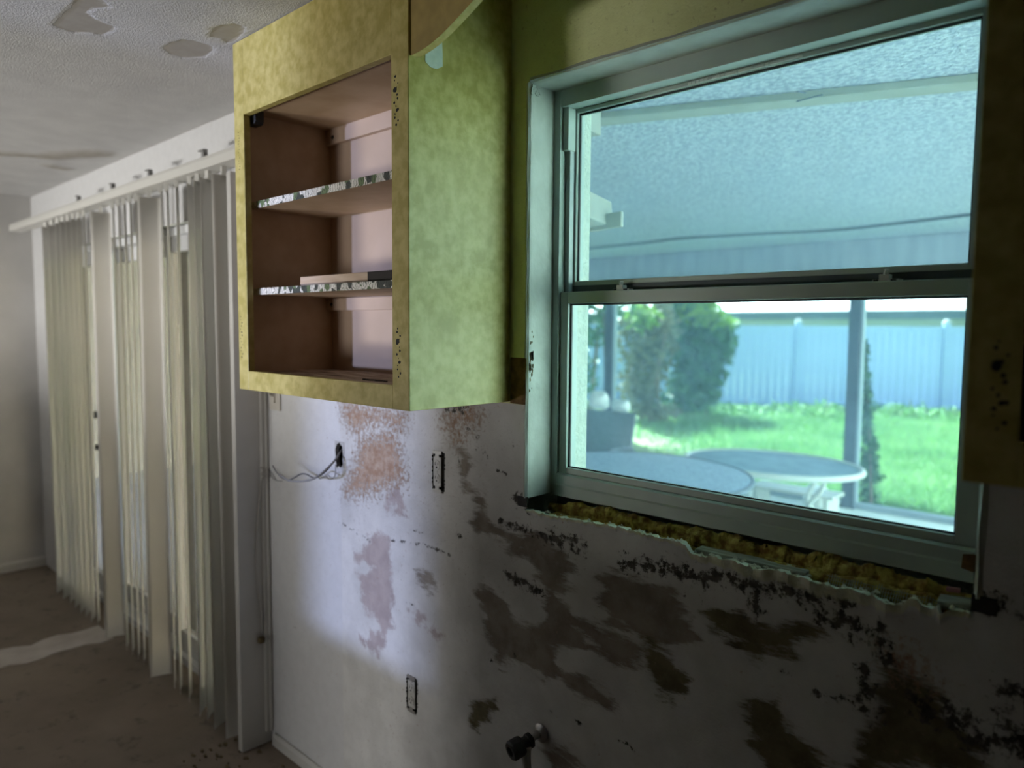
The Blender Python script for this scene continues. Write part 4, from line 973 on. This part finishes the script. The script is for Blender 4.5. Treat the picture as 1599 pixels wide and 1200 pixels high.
k = MB(); k.tube(curve(wp, 8), .011, 6); tag(k.build('string_wire', 'post', smooth=True), 'thin dark wire sagging along the patio ceiling', 'wire')
# screen enclosure: each post is a thing, with its pale spline track
for i, (x, lab) in enumerate(((-2.50, 'dark grey screen post right of centre, seen against the blue fence'), (-5.36, 'dark grey screen post near the left edge of the lower pane'), (-8.3, 'dark grey screen post farthest left along the patio edge'), (.40, 'dark grey screen post on the right, behind the dark cabinet'))):
    e = empty('screen_post', (x, 6.0, -.10), lab, 'post', 'screen enclosure posts')
    MB().box(x-.055, x+.055, 5.95, 6.05, -.10, 2.10).build('post', 'post', e, bevel=.004)
    MB().box(x+.055, x+.075, 5.97, 6.03, -.10, 2.10).build('spline_track', 'post_pale', e)
    MB().box(x-.07, x+.07, 5.94, 6.06, -.10, -.085).build('base_plate', 'post', e)
for x0, x1, lab in ((-8.248, -5.432, 'bottom rail of the left screen bay'), (-5.308, -2.572, 'bottom rail of the middle screen bay, behind the oval table'), (-2.448, .328, 'bottom rail of the right screen bay, under the lawn view')):
    e = empty('insect_screen', ((x0+x1)/2, 6.0, -.10), 'insect screen panel and '+lab, 'screen', 'insect screen panels')
    MB().box(x0+.032, x1-.004, 5.97, 6.03, -.10, -.04).build('bottom_rail', 'post_pale', e, bevel=.003)
    MB().box(x0+.032, x1-.004, 5.999, 6.001, -.04, 2.098).build('mesh', 'screen', e)

def round_table(name, c, rx, ry, z, lab, top, frame, legs=4, stretcher=True, rimr=.016):
    e = empty(name, (c[0], c[1], -.10), lab, 'table')
    k = MB(); k.lathe([(1.0, 0), (1.0, .008), (.985, .010)], (c[0], c[1], z-.010), 48, sx=rx-.01, sy=ry-.01); k.build('tabletop', top, e)
    n = 56; ring = [(c[0]+rx*math.cos(2*math.pi*i/n), c[1]+ry*math.sin(2*math.pi*i/n), z-.012) for i in range(n+1)]
    k = MB(); k.tube(ring, rimr, 8, close=False); k.build('rim', frame, e, smooth=True)
    for i in range(legs):
        a = 2*math.pi*(i+.5)/legs+.3; p = lambda q, h: (c[0]+rx*q*math.cos(a), c[1]+ry*q*math.sin(a), h)
        k = MB(); k.tube(curve([p(.86, z-.02), p(.80, z-.12), p(.62, (z-.1)/2), p(.72, .05), p(.84, -.092)]), .018, 8); k.build('leg', frame, e, smooth=True)
    if stretcher:
        ring = [(c[0]+rx*.62*math.cos(2*math.pi*i/32), c[1]+ry*.62*math.sin(2*math.pi*i/32), (z-.1)/2) for i in range(33)]
        k = MB(); k.tube(ring, .012, 6, close=False); k.build('stretcher_ring', frame, e, smooth=True)
    return e
round_table('patio_table', (-2.63, 2.42), .76, .76, .72, 'large round table with pebbled blue-grey glass top, nearest the window', 'table_blue', 'post')
round_table('oval_table', (-2.66, 4.57), .72, .56, .50, 'low oval glass table with white metal rim behind the round table', 'table_glass', 'white_metal', stretcher=False, rimr=.026)
# low white bench just behind the oval table
bn = empty('low_bench', (-2.75, 5.3, -.10), 'low white slatted bench seen under the oval glass table', 'bench')
for j in range(3): MB().box(-3.14, -2.36, 5.19+.10*j, 5.265+.10*j, .12, .15).build('slat', 'white_metal', bn, bevel=.003)
for x in (-3.10, -2.45): MB().box(x, x+.05, 5.19, 5.465, -.10, .12).build('leg', 'white_metal', bn, bevel=.003)
def blob(name, c, r, mat, lab, cat, seed, sq=(1, 1, .7)):
    g = np.random.default_rng(seed); mb = MB(); n, m = 18, 10; vs = []; fs_ = []
    for j in range(m+1):
        t = math.pi*j/m
        for i in range(n):
            a = 2*math.pi*i/n; q = r*(1+.10*math.sin(2*a+seed)+.07*math.sin(3*t+a*2))
            ct = math.copysign(abs(math.cos(t))**.7, math.cos(t)); stt = math.sin(t)**.7 if math.sin(t) > 1e-6 else 0
            vs.append((c[0]+q*sq[0]*stt*math.cos(a), c[1]+q*sq[1]*stt*math.sin(a), c[2]+q*sq[2]*ct))
    for j in range(m):
        for i in range(n): fs_.append((j*n+i, j*n+(i+1) % n, (j+1)*n+(i+1) % n, (j+1)*n+i))
    mb.add(vs, fs_); return tag(mb.build(name, mat, smooth=True), lab, cat)
blob('planter_stone', (-3.38, 5.55, -.005), .13, 'white_cloth', 'white rounded stone standing left of the low bench', 'stone', 2, (1, 1, .72))
blob('planter_stone', (-2.68, 5.66, .02), .15, 'white_cloth', 'white rounded stone standing right of the low bench', 'stone', 4, (.9, .9, .8))
# sling armchair behind the round table, white cushions over its back
ac = empty('patio_armchair', (-3.93, 3.75, -.10), 'slate sling patio armchair behind the round table', 'chair')
MB().obox((-3.93, 3.75, .36), (.27, .03, 0), (-.03, .25, 0), (0, 0, .02)).build('seat', 'chair_sling', ac, bevel=.01)
MB().obox((-3.96, 4.02, .60), (.27, .03, 0), (-.002, .018, 0), (-.01, .07, .26)).build('backrest', 'chair_sling', ac, bevel=.01)
for sx in (-1, 1):
    for yy in (3.53, 3.98):
        k = MB(); k.tube([(-3.93+sx*.27, yy, -.10), (-3.93+sx*.27, yy, .36)], .015, 8); k.build('leg', 'post', ac)
    k = MB(); k.tube(curve([(-3.93+sx*.27, 3.53, .34), (-3.93+sx*.29, 3.56, .56), (-3.93+sx*.29, 3.9, .58), (-3.94+sx*.27, 4.06, .52)]), .016, 8); k.build('armrest', 'post', ac)
blob('cushion', (-4.10, 4.10, .945), .105, 'white_cloth', 'white cushion on the armchair back, left one', 'cushion', 6, (1.0, .6, .75))
blob('cushion', (-3.86, 4.11, .915), .085, 'white_cloth', 'smaller white cushion on the armchair back, right one', 'cushion', 8, (1.1, .6, .6))
tag(MB().box(2.4, 2.6, .22, 13, -.3, 5.0).build('wall_bounce', 'stucco'), kind='structure')  # added unseen white wall, bounces sunlight through the window onto the cabinet side
tag(MB().box(-9.3, -9.0, .22, 6.15, -.3, 2.6).build('wall_patio_end', 'stucco'), kind='structure')

# ------------------------------------------------------------------ garden
tag(MB().box(-45, 30, 6.15, 60, -.45, -.22).build('floor_garden', 'soil'), kind='structure')
tag(MB().box(1.6, 12, .22, 6.15, -.45, -.2).build('floor_bounce', 'stucco'), kind='structure')  # added pale ground out of view, bounces sunlight up to the window
FA, FB = np.array((-12.6, 12.2)), np.array((-3.2, 18.2)); fd = (FB-FA)/np.linalg.norm(FB-FA); fn = np.array((-fd[1], fd[0]))
def grass():
    n = 52000; vs = np.zeros((n, 3, 3)); 
    t = rng.random(n); y = 6.3+(11.5*t**1.1); x = -1.0+rng.uniform(-1, 1, n)*2.0+ -(y-6)*.55+rng.uniform(-1, 1, n)*(1.2+.42*(y-6))
    ok = ((x-FA[0])*fn[0]+(y-FA[1])*fn[1]) < -.12; x, y = x[ok], y[ok]; n = len(x); vs = vs[:n]
    h = .07+.12*rng.random(n)*(0.6+0.4*np.sin(x*1.7)*np.sin(y*1.3)); a = rng.random(n)*6.283; wd = .010+.012*rng.random(n)
    lean = rng.normal(0, .05, (n, 2))
    vs[:, 0] = np.stack([x-wd*np.cos(a), y-wd*np.sin(a), np.full(n, -.222)], -1); vs[:, 1] = np.stack([x+wd*np.cos(a), y+wd*np.sin(a), np.full(n, -.222)], -1)
    vs[:, 2] = np.stack([x+lean[:, 0], y+lean[:, 1], -.22+h], -1)
    me = bpy.data.meshes.new('lawn_grass'); me.from_pydata(vs.reshape(-1, 3).tolist(), [], np.arange(3*n).reshape(-1, 3).tolist()); me.materials.append(MT['grass'])
    o = bpy.data.objects.new('lawn_grass', me); COL.objects.link(o); tag(o, 'sunlit unmown lawn grass between patio and fence', 'grass', kind='stuff')
grass()
# vinyl fence along the back
def fence_pos(px):
    d = AX_F+AX_R*(px-799.5)/F_PX-AX_U*(520-600)/F_PX; A_ = np.array([[d[0], -fd[0]], [d[1], -fd[1]]]); s = np.linalg.solve(A_, FA-CAM[:2]); return s[1]
p1, p2 = fence_pos(1247), fence_pos(1478); sp_ = p2-p1
posts = [p1+sp_*k for k in range(-5, 4)]
fen = empty('vinyl_fence', (FA[0], FA[1], -.25), 'white vinyl privacy fence at the back of the lawn, blue shade put in its colour', 'fence')
def fobj(name, me, s, z, extra=0.0):
    o = bpy.data.objects.new(name, me); COL.objects.link(o); o.parent = fen
    p = FA+fd*s+fn*extra; o.location = (p[0]-FA[0], p[1]-FA[1], z+.25); o.rotation_euler = (0, 0, math.atan2(fd[1], fd[0])); return o
def qmesh(name, mb, mat):
    me = bpy.data.meshes.new(name); me.from_pydata(mb.v, [], mb.f); me.materials.append(MT[mat]); me.update(); return me
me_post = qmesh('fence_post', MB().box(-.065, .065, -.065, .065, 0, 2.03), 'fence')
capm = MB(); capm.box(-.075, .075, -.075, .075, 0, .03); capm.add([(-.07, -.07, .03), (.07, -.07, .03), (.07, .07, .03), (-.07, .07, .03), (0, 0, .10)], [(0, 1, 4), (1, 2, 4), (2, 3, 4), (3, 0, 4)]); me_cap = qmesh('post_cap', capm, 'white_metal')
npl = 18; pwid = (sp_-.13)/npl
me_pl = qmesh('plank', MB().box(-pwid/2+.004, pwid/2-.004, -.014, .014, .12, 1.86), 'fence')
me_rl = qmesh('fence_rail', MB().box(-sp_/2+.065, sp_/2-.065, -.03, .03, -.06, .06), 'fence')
for i, s in enumerate(posts):
    po = fobj('fence_post', me_post, s, -.25); c_ = bpy.data.objects.new('post_cap', me_cap); COL.objects.link(c_); c_.parent = po; c_.location = (0, 0, 2.03)
    if i < len(posts)-1:
        for z in (-.12, 1.64): fobj('fence_rail', me_rl, s+sp_/2, z)
        for j in range(npl): fobj('plank', me_pl, s+.065+pwid*(j+.5), -.25)

def foliage(mb_pts, size, seed):
    """each leaf a bent quad around the given points"""
    g = np.random.default_rng(seed); n = len(mb_pts); c = np.array(mb_pts)
    d1 = g.normal(size=(n, 3)); d1[:, 2] -= .5; d1 /= np.linalg.norm(d1, axis=1)[:, None]
    r_ = g.normal(size=(n, 3)); d2 = np.cross(d1, r_); d2 /= np.linalg.norm(d2, axis=1)[:, None]
    s = size*(.6+.8*g.random(n))[:, None]
    V = np.stack([c, c+d1*s*.5+d2*s*.32, c+d1*s*1.05, c+d1*s*.5-d2*s*.32], 1).reshape(-1, 3)
    return V.tolist(), np.arange(4*n).reshape(-1, 4).tolist()
def plant(name, base, trunks, blobs, leaf, lab, cat, seed, size=.11, twig_mat='bark', extra=None):
    e = empty(name, base, lab, cat); g = np.random.default_rng(seed)
    for pts, r0, r1 in trunks:
        P = curve(pts, 6); k = MB(); k.tube(P, list(np.linspace(r0, r1, len(P))), 7); k.build('trunk' if r0 > .03 else 'stem', twig_mat, e, smooth=True)
    for mat, items in ([(leaf, blobs)]+(extra or [])):
        pts = []
        for (cx, cy, cz), (rx, ry, rz), n in items:
            q = g.normal(size=(n, 3)); q /= np.linalg.norm(q, axis=1)[:, None]; q *= (g.random(n)**.45)[:, None]
            pts += (np.array((cx, cy, cz))+q*np.array((rx, ry, rz))).tolist()
        v, f = foliage(pts, size, seed+len(items)); mb = MB(); mb.add(v, f); o = mb.build('foliage', mat, e); o['kind'] = 'stuff'
    return e
def G(px, py, dist):    # point at a given range along a garden sight line
    d = AX_F+AX_R*(px-799.5)/F_PX-AX_U*(py-600)/F_PX; d = d/np.hypot(d[0], d[1]); return CAM+d*dist
a = G(1085, 560, 16.2); b0 = (a[0], a[1], -.22)
plant('climbing_vine', b0, [([(a[0]-.2, a[1], -.25), (a[0]-.1, a[1], .6), (a[0]+.1, a[1]-.1, 1.4), (a[0], a[1], 2.1)], .06, .02), ([(a[0]+.3, a[1], -.25), (a[0]+.35, a[1], .5), (a[0]+.2, a[1], 1.6)], .04, .015)],
      [(G(1060, 520, 16), (.65, .5, .75), 1300), (G(1100, 545, 15.9), (.62, .45, .75), 1500), (G(1085, 595, 15.9), (.55, .4, .45), 800), (G(1120, 525, 15.8), (.38, .4, .55), 700), (G(1060, 470, 16), (.7, .4, .6), 900), (G(1100, 610, 15.8), (.35, .3, .4), 300), (G(1070, 620, 15.8), (.6, .3, .3), 400)],
      'leaf_dark', 'dense dark green vine climbing the fence in the middle of the lower pane', 'vine', 21, .15, extra=[('leaf_light', [(G(1090, 486, 15.7), (.45, .4, .35), 320), (G(1120, 500, 15.6), (.35, .3, .25), 160)])])
a = G(1010, 600, 15.0); b0 = (a[0], a[1], -.22)
plant('withered_vine', b0, [([(a[0]-.3, a[1], -.25), (a[0]-.25, a[1], .6), (a[0], a[1], 1.5), (a[0]-.1, a[1], 2.3)], .05, .02), ([(a[0]+.35, a[1], -.25), (a[0]+.3, a[1]-.1, .7), (a[0]+.45, a[1], 1.7)], .04, .02), ([(a[0], a[1]+.1, -.25), (a[0]+.1, a[1], .9), (a[0]-.3, a[1], 1.9)], .04, .02)],
      [(G(995, 520, 15), (.40, .4, .9), 800), (G(1025, 530, 15), (.45, .4, .9), 900), (G(1000, 600, 15), (.5, .4, .5), 500), (G(1020, 640, 14.6), (.6, .5, .14), 300)],
      'leaf_brown', 'brownish sparse vine left of the dense green one', 'vine', 31, .13, extra=[('leaf_light', [(G(1000, 492, 14.6), (.35, .3, .3), 220)])])
a = G(948, 600, 13.0); b0 = (a[0], a[1], -.22)
plant('garden_tree', b0, [([(a[0], a[1], -.25), (a[0]+.03, a[1], .8), (a[0]-.05, a[1], 1.7), (a[0]-.1, a[1], 2.8)], .10, .06), ([(a[0]-.35, a[1], -.25), (a[0]-.3, a[1], .8), (a[0]-.15, a[1], 1.9)], .05, .03)],
      [(G(915, 500, 13), (.6, .5, .5), 420), (G(940, 462, 13), (.8, .6, .4), 500), (G(905, 580, 13.2), (.30, .3, .55), 300)], 'leaf_dark', 'slim brown-trunked tree behind the left screen post', 'tree', 41, .12)
a = G(1362, 780, 7.9); b0 = (a[0], a[1], -.22); vb = []
for j in range(26):
    py = 535+j*10; px = 1347+10*(j/25)+1.5*math.sin(j*1.3); rr = .035+.085*(j/25)**1.2; c_ = G(px+4*(j/25), py, 8.05); vb.append((tuple(c_), (rr, rr*.8, .07), 46))
plant('creeper', b0, [([(a[0], a[1], -.23), tuple(G(1358, 680, 8.05)), tuple(G(1352, 600, 8.05)), tuple(G(1346, 530, 8.05))], .014, .006)], vb, 'leaf_dark', 'slender creeper growing up beside the right-hand screen post', 'creeper', 51, .055)
a = G(1240, 640, 15.8)
for j, (px, lab) in enumerate(((1165, 'low weed tuft at the fence foot, left of the fence post'), (1290, 'low weed tuft at the fence foot, left of the right screen post'), (1420, 'low weed tuft at the fence foot, right of the right screen post'))):
    a = G(px, 632, 15.9+j*.7); plant('weed_tuft', (a[0], a[1], -.22), [([(a[0], a[1], -.23), (a[0]+.02, a[1], 0.0), (a[0], a[1], .2)], .012, .006)], [((a[0], a[1], -.06), (1.3, .5, .16), 420)], 'grass', lab, 'weeds', 61+j, .09)
# neighbour's house beyond the fence
hs = empty('neighbour_house', (-10, 34, -.3), 'white-roofed neighbouring house with dark eave behind the fence', 'house')
MB().box(-30, 4, 31.0, 40, -.3, 2.05).build('wall', 'house', hs)
MB().box(-30.6, 4.6, 30.2, 41, 2.05, 2.40).build('eave', 'eave', hs)
rf = MB(); rf.prism([(29.9, 2.40), (41.2, 2.40), (35.5, 4.6)], 'x', -31, 5); rf.build('roof', 'roof', hs)

for o in bpy.data.objects:
    if '_base' in o.keys(): del o['_base']
